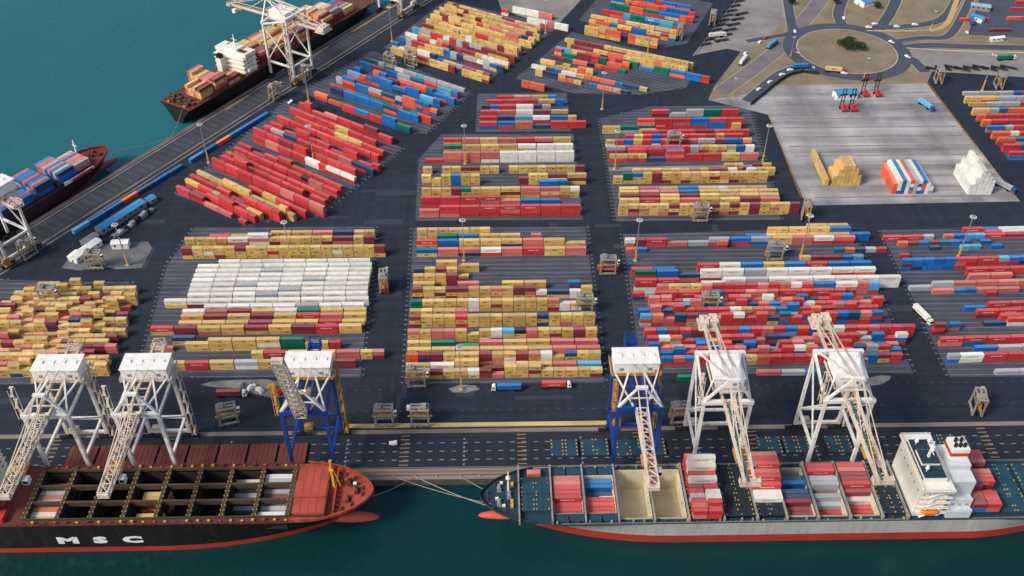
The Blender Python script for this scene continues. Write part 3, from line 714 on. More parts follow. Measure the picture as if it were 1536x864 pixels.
def hold(par, x0, x1, hy, zt, zf, m, mg, guides=True, name='cargo_hold'):
    q = MB()
    q.add([(x0, -hy, zf), (x1, -hy, zf), (x1, hy, zf), (x0, hy, zf), (x0, -hy, zt), (x1, -hy, zt), (x1, hy, zt), (x0, hy, zt)],
          [(0, 1, 2, 3), (0, 4, 5, 1), (1, 5, 6, 2), (2, 6, 7, 3), (3, 7, 4, 0)])
    if guides:
        y = -hy+1.3
        while y < hy:
            for x in (x0+.15, x1-.15): q.bar((x, y, zf), (x, y, zt-.3), .28, .28, 1)
            y += 2.55
        for z in (zt-3.5, zt-8): 
            if z > zf:
                for x in (x0+.2, x1-.2): q.bar((x, -hy, z), (x, hy, z), .35, .35, 1)
    return q.build(name, [m, mg], par, fix=False)
def railing(q, pts, z, h=1.1, mi=0, post=2.5, wd=.12):
    for a, b2 in zip(pts, pts[1:]):
        a, b2 = Vector((*a, z)), Vector((*b2, z))
        for k in (.55, 1.0): q.bar(a+Vector((0, 0, h*k)), b2+Vector((0, 0, h*k)), wd, wd, mi)
        n_ = max(1, int((b2-a).length/post))
        for i in range(n_+1):
            p = a+(b2-a)*i/n_; q.bar(p, p+Vector((0, 0, h)), wd, wd, mi)
def hatch_panel(par, x0, x1, y0, y1, z, m, h=0.9, name='hatch_cover', dots=True, dm=None):
    q = MB(); q.box(x0, x1, y0, y1, z, z+h)
    for k in range(1, 4):
        x = x0+(x1-x0)*k/4; q.box(x-.12, x+.12, y0+.2, y1-.2, z+h, z+h+.12)
    if dots:
        for x in (x0+.5, (x0+x1)/2-.6, (x0+x1)/2+.6, x1-.5):
            y = y0+.45
            while y < y1:
                if R.random() < .8: q.box(x-.26, x+.26, y-.26, y+.26, z+h+.002, z+h+.28, 1 if R.random() < .7 else 2)
                y += 2.5
    return q.build(name, [m, dm or m_fitting, M_steel], par)
def winch(par, x, y, z, m=M_steel, s_=1.0):
    q = MB(); q.tube((x, y-1.3*s_, z+1*s_), (x, y+1.3*s_, z+1*s_), .7*s_, .7*s_, 10)
    for yy in (-1.5, 1.3): q.box(x-.8*s_, x+.8*s_, y+yy*s_, y+(yy+.25)*s_, z, z+1.9*s_)
    q.box(x-1*s_, x+1*s_, y-1.8*s_, y+1.8*s_, z, z+.25)
    return q.build('winch', m, par)

# ---- ship A: black hull, left front
SA = empty('container_ship', (-56.0, 268.1, 0))
tag(SA, 'black-hulled container ship with open brown holds and rust-red deck at the front quay', 'ship')
zA = 14.4
bdA, dsA = hull(SA, 262, 16.1, zA, 34, 92, 15, -0.9, [m_hblack, m_boot], 2.3)
m_fc = mat('orange_rust_forecastle', (166, 72, 52), .75, .2, .2, dirt=(84, 46, 36), dscale=.3, damt=.8)
deck_cap(SA, bdA, dsA, 0, 35.2, zA, m_fc)
q = MB(); q.box(-148.8, -35.2, 13.3, 16.0, zA-.6, zA); q.box(-148.8, -35.2, -16.0, -13.3, zA-.6, zA); q.box(-164, -148.8, -16.0, 16.0, zA-.6, zA)
q.build('side_deck', m_deckred, SA)
bulwark(SA, bdA, dsA, 30, zA, 1.5, m_fc)
bulb(SA, -22, 1.2, 3.0, WZ-.2, m_bulb)
for i in range(9):
    q = MB(); x = -148+14*i; q.box(x-.8, x+.8, -13.3, 13.3, zA-2, zA+1.3)
    for y in np.arange(-12.5, 13, 2.55):
        q.box(x-.95, x-.6, y-.2, y+.2, zA+1.3, zA+1.6, 1); q.box(x+.6, x+.95, y-.2, y+.2, zA+1.3, zA+1.6, 1)
    q.build('cross_beam', [m_coam, m_fitting], SA)
for i in range(8):
    x0, x1 = -148+14*i+.8, -148+14*(i+1)-.8
    for y in (-4.35, 4.35):
        q = MB(); q.box(x0, x1, y-.45, y+.45, zA-1.6, zA+1.25); q.build('longitudinal_beam', m_coam, SA)
    for y in (-13.2, 13.2):
        q = MB(); q.box(x0, x1, y-.2, y+.2, zA-1, zA+1.25); q.build('hatch_coaming', m_coam, SA)
holdz = {}
for i in range(8):
    x0, x1 = -148+14*i+.82, -148+14*(i+1)-.82
    zf = {0: 7.5, 7: 6.0, 6: 2.5, 3: 3.0}.get(i, -3.7)
    hold(SA, x0, x1, 13.0, zA-.3, zf, m_hold, m_guide); holdz[i] = zf
SAx = lambda lx: lx-56.0
def shipcont(X, Y, a, zb, tiers, big, blk, ri, nc):
    for k, c in enumerate(tiers):
        put(X, Y, zb+k*CH, L40 if big else L20, a, c, block=blk, row=ri, ncol=nc, tier=k, top=k == len(tiers)-1)
def bayrow(xc, ys, zb, cols, blk, big=True):
    """one athwartship bay; cols: list of tier strings from the near side"""
    for j, (y, cstr) in enumerate(zip(ys, cols)):
        if cstr == '.': continue
        for b_, part_ in enumerate(cstr.split('/')):
            two = '/' in cstr
            shipcont(xc+(0 if not two else (-3.2 if b_ == 0 else 3.2)), y, 0.0, zb, part_, not two, blk, j, b_+1)
# cargo left in the holds of ship A (world Y from the near side)
bayrow(SAx(-141), [256.9, 259.5, 262.1], 7.52, ['my', 'yw', 'wo'], 'SA0')
bayrow(SAx(-141), [264.9+1.2, 268.6, 271.1], 7.52, ['me', 'pp', 'ce'], 'SA0b')
bayrow(SAx(-141), [274.2, 276.9], 7.52, ['y', 'm'], 'SA0c')
bayrow(SAx(-43), [257, 259.6, 262.2, 266, 268.6, 271.2, 275, 277.6], 6.02, ['eww', 'ee', 'ee', 'ee', 'em', 'ee', 'eee', 'wew'], 'SA7')
bayrow(SAx(-57), [257, 262, 267, 272, 277.6], 2.52, ['ew', 'e', 'e', 'ee', 'wew'], 'SA6')
bayrow(SAx(-96.2), [256.8, 259.4, 265.9, 268.5, 271], 3.02, ['yyy', 'yyy', 'mym', 'yyy', 'yyy'], 'SA3', False)
hz = zA+.4
for j, (y0, y1) in enumerate(((-12.6, -4.5), (-4.3, 4.3), (4.5, 12.6))):
    hatch_panel(SA, -34.2, -20.4, y0, y1, hz+(.6 if j == 1 else .0), m_hatchred, 1.4, dots=False)
each('hatch_coaming', m_coam, SA, [(-35.1, -34.4, -13.4, 13.4, zA, zA+2.2), (-20.2, -19.6, -13.4, 13.4, zA, zA+2.6), (-34.4, -20.2, -13.3, -12.9, zA, zA+.9), (-34.4, -20.2, 12.9, 13.3, zA, zA+.9)])
q = MB(); q.box(-16.6, -16.1, -11.5, 11.5, zA, zA+2.4)
for y in np.arange(-10.5, 11, 2.6): q.bar((-16.4, y, zA+2.0), (-13.4, y, zA+.1), .3)
q.build('breakwater', m_hatchred, SA)
q = MB(); q.taper((-17.6, 2.5, zA), (-17.6, 2.5, zA+17), 1.2, .7); q.bar((-17.6, 1.0, zA+11.5), (-17.6, 4.0, zA+11.5), .5); q.bar((-17.6, -.5, zA+15), (-17.6, 5.5, zA+15), .35)
q.bar((-17.6, 2.5, zA+16), (-14.5, 2.5, zA+.2), .35); q.box(-18.6, -16.6, 1.5, 3.5, zA+12, zA+12.3); q.box(-18.1, -17.1, 2.0, 3.0, zA+17, zA+18.0)
q.build('foremast', M_yel, SA)
for (x, y) in ((-11, 4.5), (-11, -4.5), (-7.5, 0)): winch(SA, x, y, zA, m_deckred)
def bitts(par, x, y, z):
    q = MB(); q.box(x-.5, x+.5, y-1.1, y+1.1, z, z+.15)
    for k in (-.5, .5): q.tube((x, y+k, z+.15), (x, y+k, z+1.1), .32)
    q.build('mooring_bitts', m_coam, par)
for x, y in ((-5, 1.8), (-5, -1.8), (-9, 7), (-9, -7), (-13, 9.3), (-13, -9.3)): bitts(SA, x, y, zA)
q = MB(); q.tube((-8.6, 3.3, zA), (-8.6, 3.3, zA+1.2), .9, .6); q.build('capstan', m_coam, SA)
q = MB(); q.box(-9.2, -7.8, 2.7, 3.9, zA+1.2, zA+1.9); q.build('white_cover', M_house, SA)
for x in np.arange(-148, -36, 4.66):
    for sg in (-1, 1):
        q = MB(); q.box(x-.5, x+.5, sg*15-.4, sg*15+.4, zA, zA+R.uniform(.5, 1.7)); q.build('deck_vent', R.choice((m_coam, m_hatchred, m_fitting)), SA, fix=False)
for sg in (-1, 1):
    q = MB(); railing(q, [(-164, sg*15.9), (-33, sg*15.9)], zA, 1.2, 0, 3.5, .14); q.build('railing', m_deckred, SA)
# after house of ship A at the left edge of the photograph
q = MB(); q.box(-178, -163.4, -13.5, 13.5, zA, zA+17); q.box(-176, -164, -16.3, 16.3, zA+17, zA+20); q.box(-176, -164.6, -9, 9, zA+20, zA+22)
for z in (3, 6, 9, 12, 15): q.box(-178.4, -163.0, -13.9, 13.9, zA+z, zA+z+.2)
hs = q.build('superstructure', m_sup, SA)
each('window', M_glass, hs, [(-163.42, -163.34, y-.45, y+.45, zA+z, zA+z+.9) for z in (7.2, 10.2, 13.2) for y in np.arange(-11, 12, 3.6)]+[(-164.05, -163.95, -15.8, 15.8, zA+18, zA+19.3)]
     +[(x-.45, x+.45, -13.56, -13.48, zA+z, zA+z+.9) for z in (4.2, 7.2, 10.2, 13.2) for x in np.arange(-176, -165, 3.6)])
each('deck_house', M_redp, SA, [(-158.5, -156, -14.5, -9, zA, zA+2.6), (-160.5, -158.8, -6, 6, zA, zA+1.6)])
q = MB(); q.box(-250, -178.2, -15.5, 15.5, zA-.5, zA); q.build('deck', m_deckred, SA)
# white letters on the near side of the hull
def text_mesh(txt, size, extr=0.0, bold=0.0, xs=1.0, res=2):
    cu = bpy.data.curves.new('t', 'FONT'); cu.body = txt; cu.size = size; cu.extrude = extr; cu.offset = bold; cu.resolution_u = res
    cu.align_x = 'CENTER'; cu.align_y = 'CENTER'
    o = bpy.data.objects.new('t', cu); COL.objects.link(o)
    bpy.context.view_layer.update()
    me = bpy.data.meshes.new_from_object(o.evaluated_get(bpy.context.evaluated_depsgraph_get()))
    bpy.data.objects.remove(o); bpy.data.curves.remove(cu)
    for v in me.vertices: v.co.x *= xs
    return me
for ch, px in (('M', 105), ('S', 153), ('C', 201)):
    me = text_mesh(ch, 5.6, .03, .36, 2.1); me.materials.append(mat('white_lettering', (238, 238, 234), .6, .04, .2))
    o = bpy.data.objects.new('hull_lettering', me); COL.objects.link(o); o.parent = SA
    gx = G(px, 806, 3.5)
    o.location = (gx.x+56.0, -16.16, 4.0); o.rotation_euler = (PI/2, 0, 0)

# ---- ship B: pale grey hull, right front (bow to the left)
SB = empty('container_ship', (-9.5, 268.3, 0), PI)
tag(SB, 'pale grey-hulled container ship with cream holds and white superstructure at the front quay', 'ship')
zB = 9.3; zH = 10.6
bdB, dsB = hull(SB, 272, 16.1, zB, 36, 86, 13, 0.9, [m_hgrey, m_boot], 2.2)
BX = [7.7, 22.0, 36.4, 50.8, 66.2, 81.2, 96.4, 110.8, 123.6, 137.2, 151.2, 165.2, 176.2]
lx = lambda X: -(X+9.5)
deck_cap(SB, bdB, dsB, 0, -lx(22.4), zB, m_deckteal)
q = MB(); x0, x1 = lx(262), lx(22.0)
q.box(x0, x1, 13.4, 16.05, zB-.5, zB); q.box(x0, x1, -16.05, -13.4, zB-.5, zB); q.box(lx(262), lx(165.2), -13.4, 13.4, zB-.5, zB)
for X in BX[1:]: q.box(lx(X)-.7, lx(X)+.7, -13.4, 13.4, zB-1.5, zB+1.2)
q.build('side_deck', m_deckteal, SB)
bulwark(SB, bdB, dsB, 24, zB, 1.6, m_deckteal)
bulb(SB, -22, 1.8, 2.7, WZ-.5, m_bulb)
m_lash = mat('pale_lashing_steel', (150, 146, 138), .6, .12, .3, dirt=(100, 92, 84), dscale=.2, damt=.7)
each('lashing_bridge', m_lash, SB, [(lx(X)-.35, lx(X)+.35, -15.6, 15.6, zB+.02, zB+2.5) for X in BX])
HB = {}
for i, X in enumerate(BX[:-1]):
    a, b2 = lx(BX[i+1])+.72, lx(X)-.72
    if i in (1, 2): hold(SB, a, b2, 10.4, zB+.9, 2.6 if i == 1 else 0.4, m_hcream, m_hcream); HB[i] = 0
    elif i in (3, 4): hold(SB, a, b2, 13.2, zB+.9, -3.7, m_hcream, m_hcream)
    elif i == 8: hold(SB, a, b2, 13.2, zB+.9, 2.4, m_hcream, m_hcream)
    elif i in (9, 10): hold(SB, a, b2, 13.2, zB+.9, -3.0, m_hcream, m_hcream)
def panels(i, ys, m, z=None, h=.9):
    a, b2 = lx(BX[i+1])+.8, lx(BX[i])-.8
    for y0, y1 in ys: hatch_panel(SB, a, b2, y0, y1, z or zB+.4, m, h)
THREE = [(-13.2, -4.5), (-4.3, 4.3), (4.5, 13.2)]
panels(0, [(-9, -.2), (.2, 9)], m_hatchteal); panels(5, THREE, m_hatchdark); panels(6, THREE, m_hatchdark); panels(7, THREE, m_hatchdark); panels(11, THREE, m_hatchdark)
for i in (1, 2):
    a, b2 = lx(BX[i+1])+.8, lx(BX[i])-.8
    for k in range(2):
        xm = (a+b2)/2
        hatch_panel(SB, (a, xm+.3)[k], (xm-.3, b2)[k], 10.7, 14.6, zB+.2, m_hatchteal, .7, dots=False)
        hatch_panel(SB, (a, xm+.3)[k], (xm-.3, b2)[k], -14.6, -10.7, zB+.2, m_hatchteal, .7, dots=False)
# cargo of ship B : Y rows from the near side
def ybay(i, j0, spec, zb, blk, shift=0.0, y0=None):
    xc = (BX[i]+BX[i+1])/2+shift; y = (255.6 if y0 is None else y0)
    bayrow(xc, [y+2.52*(j0+j) for j in range(len(spec))], zb, spec, blk)
ybay(1, 0, ['rm', 'rr', 'rr', 'mrr', 'rrr', 'rrr', 'rrp', 'rrp'], 2.62, 'SB1', y0=259.4)
ybay(2, 0, ['mmr', 'rrr', 'mrr', 'rrr', 'nn/nw', 'nn', 'nnb', 'nnb'], .42, 'SB2', y0=259.2)
ybay(5, 0, ['pr/rr', 'ro/rwr', 'mr/rrw', 'ee/rww', 'mr/rr', 'mm/rr', 'rr', 'rrw', 'rrww', 'rpr', 'rrww', 'rrww', 'rrr', 'rro/rrb'][:4]+['mr/rr', 'rm/rr', 'rrw', 'rpr', 'rrww', 'rroww', 'rro', 'rro/rrb'], zB+1.32, 'SB5', y0=254.9)
ybay(7, 3, ['w', 'w', 'rr', 'rrr', 'rrp', 'mrrr', 'rrmr', 'rrrp'], zB+1.32, 'SB7')
ybay(8, 0, ['mn', 'mm', 'nm', 'nnm', 'nnn', 'bmn', 'nn', 'nnb', 'nnn'], 2.42, 'SB8')
ybay(9, 2, ['mmr', 'mmre', 'mrree', 'mrrr', 'mrreee', 'mmrree', 'rrmre', 'mrrrmr', 'rrmrrr'], -2.98, 'SB9')
ybay(10, 2, ['mrr', 'rrr', 'mrrw', 'mrrrm', 'rrmrmr', 'mmrrrm', 'rrrrrm', 'rmrrrp', 'rrrrmr'], -2.98, 'SB10')
XA = [203.6, 217.4, 231.4, 245.4]
for i in range(3):
    a, b2 = lx(XA[i+1])+.8, lx(XA[i])-.8
    for y0, y1 in THREE: hatch_panel(SB, a, b2, y0, y1, zB+.4, m_hatchteal if i != 1 else m_hatchteal, .9)
bayrow(210.5, [277.5, 280, 282.4], zB+1.32, ['rrp', 'rrr', 'rmr'], 'SB12'); bayrow(210.5, [266.6, 269.1, 271.6], zB+1.32, ['rmr', 'rrr', 'rrp'], 'SB12b')
bayrow(210.2, [256.4, 258.9, 261.4, 264], zB+1.32, ['bm/pr', 'mm/rr', 'mm/or', 'mmm/r'], 'SB12c')
bayrow(15, [279.8, 282.2], zB+.2, ['./m', '.'], 'SB0', False)
CONT[-1]['x'] = 14.6; CONT[-1]['y'] = 279.5; CONT[-2]['x'] = 20.6; CONT[-2]['y'] = 279.5
for c in CONT[-2:]: c['col'] = 'p'; c['z'] = zB+.05; c['y'] = 279.8
CONT.pop(-2)
# superstructure
q = MB()
q.box(lx(190.5), lx(178.2), -13.6, 13.6, zB, zB+19.0); q.box(lx(191.5), lx(177.7), -16.0, 16.0, zB+19, zB+19.5)
q.box(lx(189), lx(178.8), -11, 11, zB+19.5, zB+22.0); q.box(lx(188), lx(180), -4, 4, zB+22, zB+23.2)
for k in range(5):
    z = zB+3.2*(k+1); q.box(lx(192), lx(179.0), 13.6, 15.2-.15*k, z, z+.25); q.box(lx(192), lx(179.0), -15.2+.15*k, -13.6, z, z+.25)
hs = q.build('superstructure', m_sup, SB)
each('roof_deck', m_deckteal, hs, [(lx(188.7), lx(179.1), -10.7, 10.7, zB+22.002, zB+22.08), (lx(188), lx(180.1), -3.9, 3.9, zB+23.202, zB+23.26)])
each('window', M_glass, hs, [(lx(178.75), lx(178.65), y, y+2.4, zB+20.3, zB+21.5) for y in np.arange(-10.6, 8.5, 2.7)]+[(lx(X)-.4, lx(X)+.4, 13.59, 13.66, zB+1.4+3.2*k, zB+2.4+3.2*k) for k in range(5) for X in np.arange(180, 190, 2.4)]
     +[(lx(178.17), lx(178.08), y-.35, y+.35, zB+1.5+3.2*4, zB+2.2+3.2*4) for y in np.arange(-11, 12, 4.4)])
q = MB()
for k in range(5):
    z = zB+3.2*(k+1)+.25; railing(q, [(lx(192), 15.1-.15*k), (lx(179.0), 15.1-.15*k)], z, 1.1, 0, 2.0, .14)
    q.bar((lx(181+2.2*(k % 2)), 14.3, z-3.2), (lx(187-2.2*(k % 2)), 14.3, z), .9, .15)
railing(q, [(lx(191.3), 15.8), (lx(177.9), 15.8), (lx(177.9), -15.8), (lx(191.3), -15.8)], zB+19.5, 1.1, 0, 2.0, .14)
q.build('railing', M_house, SB)
q = MB()
q.box(lx(203), lx(192.4), -11.5, 9.5, zB, zB+17.5); q.box(lx(203), lx(193), 8.0, 12.5, zB, zB+9); q.box(lx(202.5), lx(193.4), -9, 3, zB+16.5, zB+20.5)
q.box(lx(203), lx(192.6), 12.5, 15.0, zB, zB+4.5)
ec = q.build('engine_casing', m_grsup, SB)
each('vent', M_steel, ec, [(lx(X)-.6, lx(X)+.6, 8.0, 8.08, zB+z, zB+z+1.4) for X in (195.5, 199.5) for z in (10.4, 13.4)]+[(lx(X)-.5, lx(X)+.5, 12.5, 12.58, zB+z, zB+z+1.2) for X in (195, 198, 201) for z in (5.6,)])
for pts, z in (([(lx(202.8), 12.3), (lx(193.2), 12.3)], 9), ([(lx(202.8), 7.8), (lx(192.6), 7.8)], 16.5), ([(lx(202.8), 14.8), (lx(192.8), 14.8)], 4.5)):
    q = MB(); railing(q, pts, zB+z, 1.1, 0, 1.8, .14); q.build('railing', M_house, SB)
q = MB()
q.box(lx(202), lx(194.4), -8.5, -1.0, zB+20.5, zB+26, 0); q.box(lx(202.05), lx(194.35), -8.55, -.95, zB+21.8, zB+23.8, 1)
for X, y in ((196, -3), (198, -3), (200, -3), (197, -6), (199.5, -6)): q.tube((lx(X), y, zB+26), (lx(X), y, zB+28.0), .7, .7, 10, 2)
q.build('funnel', [m_sup, M_redp, M_black], SB)
q = MB(); q.taper((lx(184), 0, zB+23.2), (lx(184), 0, zB+33), 1.0, .4); q.bar((lx(184), -3.2, zB+28), (lx(184), 3.2, zB+28), .3); q.bar((lx(184), -2, zB+31), (lx(184), 2, zB+31), .25); q.box(lx(184.3), lx(183.7), -2, 2, zB+29, zB+29.4)
q.build('radar_mast', M_house, SB)
for X, y in ((181, 7), (187, -8), (181.5, -8)):
    q = MB(); q.tube((lx(X), y, zB+22), (lx(X), y, zB+24), .2, .2, 8); q.tube((lx(X), y, zB+24), (lx(X), y, zB+25.4), .9, .55, 10); q.build('satellite_dome', M_house, SB)
q = MB(); ring_ = []
for i in range(9):
    f = i/8; rr = 1.35*math.sqrt(max(.02, 1-(2*f-1)**4)); ring_.append([(lx(188.8)+f*8.2, 14.9+rr*_c(2*PI*j/10), zB+4.4+rr*.95*_s(2*PI*j/10)) for j in range(10)])
for a, b2 in zip(ring_, ring_[1:]): q.add(a+b2, [(j, (j+1) % 10, 10+(j+1) % 10, 10+j) for j in range(10)])
q.box(lx(187), lx(183.5), 14.4, 15.4, zB+5.4, zB+6.1)
q.build('lifeboat', M_orange, SB, smooth=False)
for X in (182, 187.6):
    q = MB(); q.bar((lx(X), 13.7, zB+3.4), (lx(X), 13.7, zB+7), .4); q.bar((lx(X), 13.7, zB+7), (lx(X), 15.6, zB+6.6), .35); q.bar((lx(X), 13.6, zB+3.2), (lx(X), 16, zB+3.2), .5); q.build('davit', M_house, SB)
# forecastle gear
for (X, y) in ((-1, 4), (-1, -4), (3.5, 0)): winch(SB, lx(X), y, zB, M_steel)
q = MB(); q.taper((lx(3), -3, zB), (lx(3), -3, zB+13), 1.0, .5); q.bar((lx(3), -4.5, zB+10), (lx(3), -1.5, zB+10), .35); q.box(lx(4), lx(2), -4, -2, zB+9, zB+9.2); q.build('foremast', M_house, SB)
for X, y in ((-6, 1.5), (-6, -1.5), (-3, 6), (-3, -6), (2, 8.5), (2, -8.5)): bitts(SB, lx(X), y, zB)
each('deck_locker', M_yel, SB, [(lx(X)-.6, lx(X)+.6, y-.8, y+.8, zB, zB+1.4) for X, y in ((4.6, 3.5), (4.6, 5.8), (4.8, -6))])
each('deck_locker', M_house, SB, [(lx(X)-.7, lx(X)+.7, y-.5, y+.5, zB, zB+1.1) for X, y in ((-2, 1.6), (1, 5.5), (0, -7))])
for X in np.arange(24, 176, 4.7):
    for sg in (-1, 1):
        q = MB(); q.box(lx(X)-.35, lx(X)+.35, sg*15-.35, sg*15+.35, zB, zB+R.uniform(.5, 2.1)); q.build('deck_vent', R.choice((m_coam, m_coam, m_fitting, M_steel)), SB, fix=False)
for pts in ([(lx(176), 15.9), (lx(26), 15.9)], [(lx(176), -15.9), (lx(26), -15.9)], [(lx(258), 15.6), (lx(204), 15.9)]):
    q = MB(); railing(q, pts, zB, 1.15, 0, 3.5, .13); q.build('railing', M_steel, SB)
each('deck_locker', M_yel, SB, [(lx(236), lx(234.6), -3, -1, zB+1.4, zB+3.2), (lx(236), lx(234.6), 2, 3.6, zB+1.4, zB+2.6)])

# ---- ships C and D on the far pier (built in the pier's frame: x along the pier)
def pier_empty(name, s_, n_, flip=False):
    p = pier(s_, n_); return empty(name, p, PA+(PI if flip else 0))
SC = pier_empty('container_ship', 62, 17.2)
tag(SC, 'container ship stacked with blue and pink containers at the left edge of the photograph', 'ship')
zC = 7.5
bdC, dsC = hull(SC, 190, 14.0, zC, 34, 70, 9, -2.2, [mat('dark_maroon_hull', (56, 34, 38), .5, .15, .1, dirt=(36, 28, 30), dscale=.1, damt=.6), m_boot], 2.0)
deck_cap(SC, bdC, dsC, 0, 189, zC, m_deckred)
bulwark(SC, bdC, dsC, 40, zC, 1.6, mat('dull_red_bulwark', (150, 62, 58), .6, .12, .2)); bulb(SC, -14, 5.5, 2.0, WZ+.2, m_bulb)
each('side_screen', M_house, SC, [(-46, -34.5, -13.6, -13.2, zC, zC+2.4), (-34.5, -22, -13.0, -12.6, zC, zC+2.0)])
q = MB(); q.taper((-20, 4, zC), (-20, 4, zC+15), 1.1, .6); q.bar((-20, 2, zC+11), (-20, 6, zC+11), .4); q.build('foremast', M_house, SC)
for (x, y) in ((-9, 3), (-9, -3), (-13, 0)): winch(SC, x, y, zC, m_deckred)
each('lashing_bridge', m_coam, SC, [(x0-.4, x0+.4, -13, 13, zC, zC+3.2) for x0 in (-49, -66, -80, -96, -110, -126, -140)])
def pc(ship, lx_, ly_, zb, tiers, blk, ri, nc, big=True, off=0.0):
    rz = ship.rotation_euler.z; c_, s_ = _c(rz), _s(rz); p = ship.location
    shipcont(p.x+lx_*c_-ly_*s_, p.y+lx_*s_+ly_*c_, rz, zb, tiers, big, blk, ri, nc)
for bi, (xb, hh, pal) in enumerate(((-27, 2, 'pbpe'), (-41, 3, 'ppbbe'), (-58, 3, 'nbpbe'), (-73, 2, 'rnb'), (-88, 2, 'bnr'), (-103, 3, 'bnpr'), (-118, 3, 'rrbn'), (-133, 3, 'nbr'))):
    for j in range(9):
        y = -10.2+2.55*j
        if abs(y) > (9.5 if bi == 0 else 11): continue
        if bi in (3, 4) and j > 3: continue
        pc(SC, xb, y, zC+1.0, ''.join(R.choice('nnbb' if j == 0 else pal) for _ in range(hh)), f'SC{bi}', j, 1)
each('hatch_cover', m_hatchdark, SC, [(-68, -20.5, -11.6, 11.6, zC, zC+.98), (-140, -68.4, -11.6, 11.6, zC, zC+.97)])

SD = pier_empty('container_ship', 124, 16.6)          # stern towards the camera
SD.location = pier(124+236, 16.6); SD.rotation_euler = (0, 0, PA)
tag(SD, 'black-hulled container ship with maroon and mustard deck cargo berthed at the far pier', 'ship')
zD = 9.0
bdD, dsD = hull(SD, 236, 15.2, zD, 36, 90, 12, -3.5, [m_hblack, m_boot], 2.2)
m_dD = mat('brown_deck', (104, 64, 50), .8, .25, .2, dirt=(52, 40, 34), dscale=.3, damt=.95)
deck_cap(SD, bdD, dsD, 0, 235.6, zD, m_dD)
q = MB(); q.box(-228, -40, -12.8, 12.8, zD, zD+.95); q.build('hatch_cover', m_dD, SD)
for pts in ([(-235, -14), (-40, -14.9)], [(-235, 14), (-40, 14.9)], [(-235.4, -14), (-235.4, 14)]):
    q = MB(); railing(q, pts, zD, 1.2, 0, 4, .16); q.build('railing', m_hatchred, SD)
for (x, y) in ((-231, 7), (-231, 0), (-231, -7), (-226, 4), (-226, -5), (-227, 10)): winch(SD, x, y, zD, m_coam, 1.5)
for x, y in ((-233, 11), (-233, 4), (-233, -4), (-233, -11), (-222, 11), (-222, -11)): bitts(SD, x, y, zD)
each('deck_locker', m_deckred, SD, [(-229, -227, -12, -9, zD, zD+2.2), (-224, -222.4, -8, -6, zD, zD+1.6), (-229.5, -228, 2, 3.6, zD, zD+2.0), (-224, -222.6, 7, 9, zD, zD+2.4), (-232, -230.6, -3.6, -2, zD, zD+1.5)])
each('deck_locker', M_ochre, SD, [(-234, -233, -8.5, -6, zD, zD+1.4), (-234.3, -233.3, 7, 9, zD, zD+1.6)])
for bi, (xb, hh, pal, ys) in enumerate(((-214, 3, 'yyyyp', range(1, 7)), (-201, 4, 'ppppy', range(0, 11)), (-188, 2, 'yymp', range(0, 4)), (-152, 4, 'pyyym', range(0, 11)), (-138, 4, 'pymy', range(0, 11)), (-123, 4, 'yypm', range(1, 11)),
                          (-108, 4, 'yymyp', range(0, 11)), (-93, 3, 'yymp', range(0, 11)), (-78, 4, 'yyywp', range(0, 11)), (-63, 3, 'ymew', range(1, 10)), (-48, 2, 'ywmb', range(1, 10)))):
    for j in ys:
        y = -12.4+2.5*j
        side = 'mmpym' if j < 2 else pal
        pc(SD, xb, y, zD+1.0, ''.join(R.choice(side if j < 2 else pal) for _ in range(max(1, hh-(1 if R.random() < .2 else 0)))), f'SD{bi}', j, 1)
q = MB(); q.box(-176, -163, -13, 13, zD, zD+15); q.box(-175, -164, -15.2, 15.2, zD+15, zD+17.4); q.box(-174, -165, -6, 6, zD+17.4, zD+19)
for k in range(4): q.box(-178.6, -162.5, -14.4, 14.4, zD+3.4*(k+1), zD+3.4*(k+1)+.2)
hs = q.build('superstructure', m_sup, SD)
each('roof_deck', m_deckred, hs, [(-173, -169, -12.5, -2, zD+17.402, zD+17.5), (-168, -165, 2, 10, zD+17.402, zD+17.48)])
each('window', M_glass, hs, [(-176.08, -175.98, y-.4, y+.4, zD+1.4+3.4*k, zD+2.4+3.4*k) for k in range(4) for y in np.arange(-11, 12, 4.4)]+[(x-.4, x+.4, -13.07, -12.98, zD+1.4+3.4*k, zD+2.4+3.4*k) for k in range(4) for x in np.arange(-174.5, -164, 3.6)])
q = MB(); q.box(-183, -178.8, 3, 8, zD, zD+13); q.build('funnel', m_sup, SD)
q = MB(); q.box(-182.6, -179.2, 3.4, 7.6, zD+13.0, zD+16); q.build('funnel_top', M_black, SD)
q = MB(); q.taper((-169, 0, zD+19), (-169, 0, zD+28), 1, .4); q.bar((-169, -3, zD+24), (-169, 3, zD+24), .3); q.build('radar_mast', M_house, SD)
q = MB(); q.box(-175, -166, -16.6, -14.6, zD+4, zD+6.2); q.build('lifeboat', m_sup, SD)

# mooring lines
def rope(a, b2, sag, lab, r=.14):
    a, b2 = Vector(a), Vector(b2); n = 18
    pts = [a.lerp(b2, i/n)-Vector((0, 0, sag*4*(i/n)*(1-i/n))) for i in range(n+1)]
    q = MB()
    for p, p2 in zip(pts, pts[1:]): q.tube(p, p2, r, r, 6)
    tag(q.build('mooring_line', M_rope), lab, 'rope', 'mooring lines between ship and quay')
bx = lambda px: G(px, 720).x
rope((-60, 264.5, 14.2), (bx(622), QY+1.8, .5), 2.0, 'mooring line from the black hull bow across to the quay bollards', .12)
rope((-3.5, 262.0, 9.6), (bx(622), QY+1.8, .5), 1.5, 'long double mooring line from the pale ship bow to the leftmost quay bollards', .2)
rope((-4.5, 264.0, 9.6), (bx(590), QY+1.8, .5), 1.6, 'thin mooring line lying just above the long double line of the pale ship', .15)
rope((-6, 271.0, 9.6), (bx(690), QY+1.8, .5), .7, 'short upper mooring line from the pale ship bow to the quay', .14)
pq = pier(-4+112, 0)
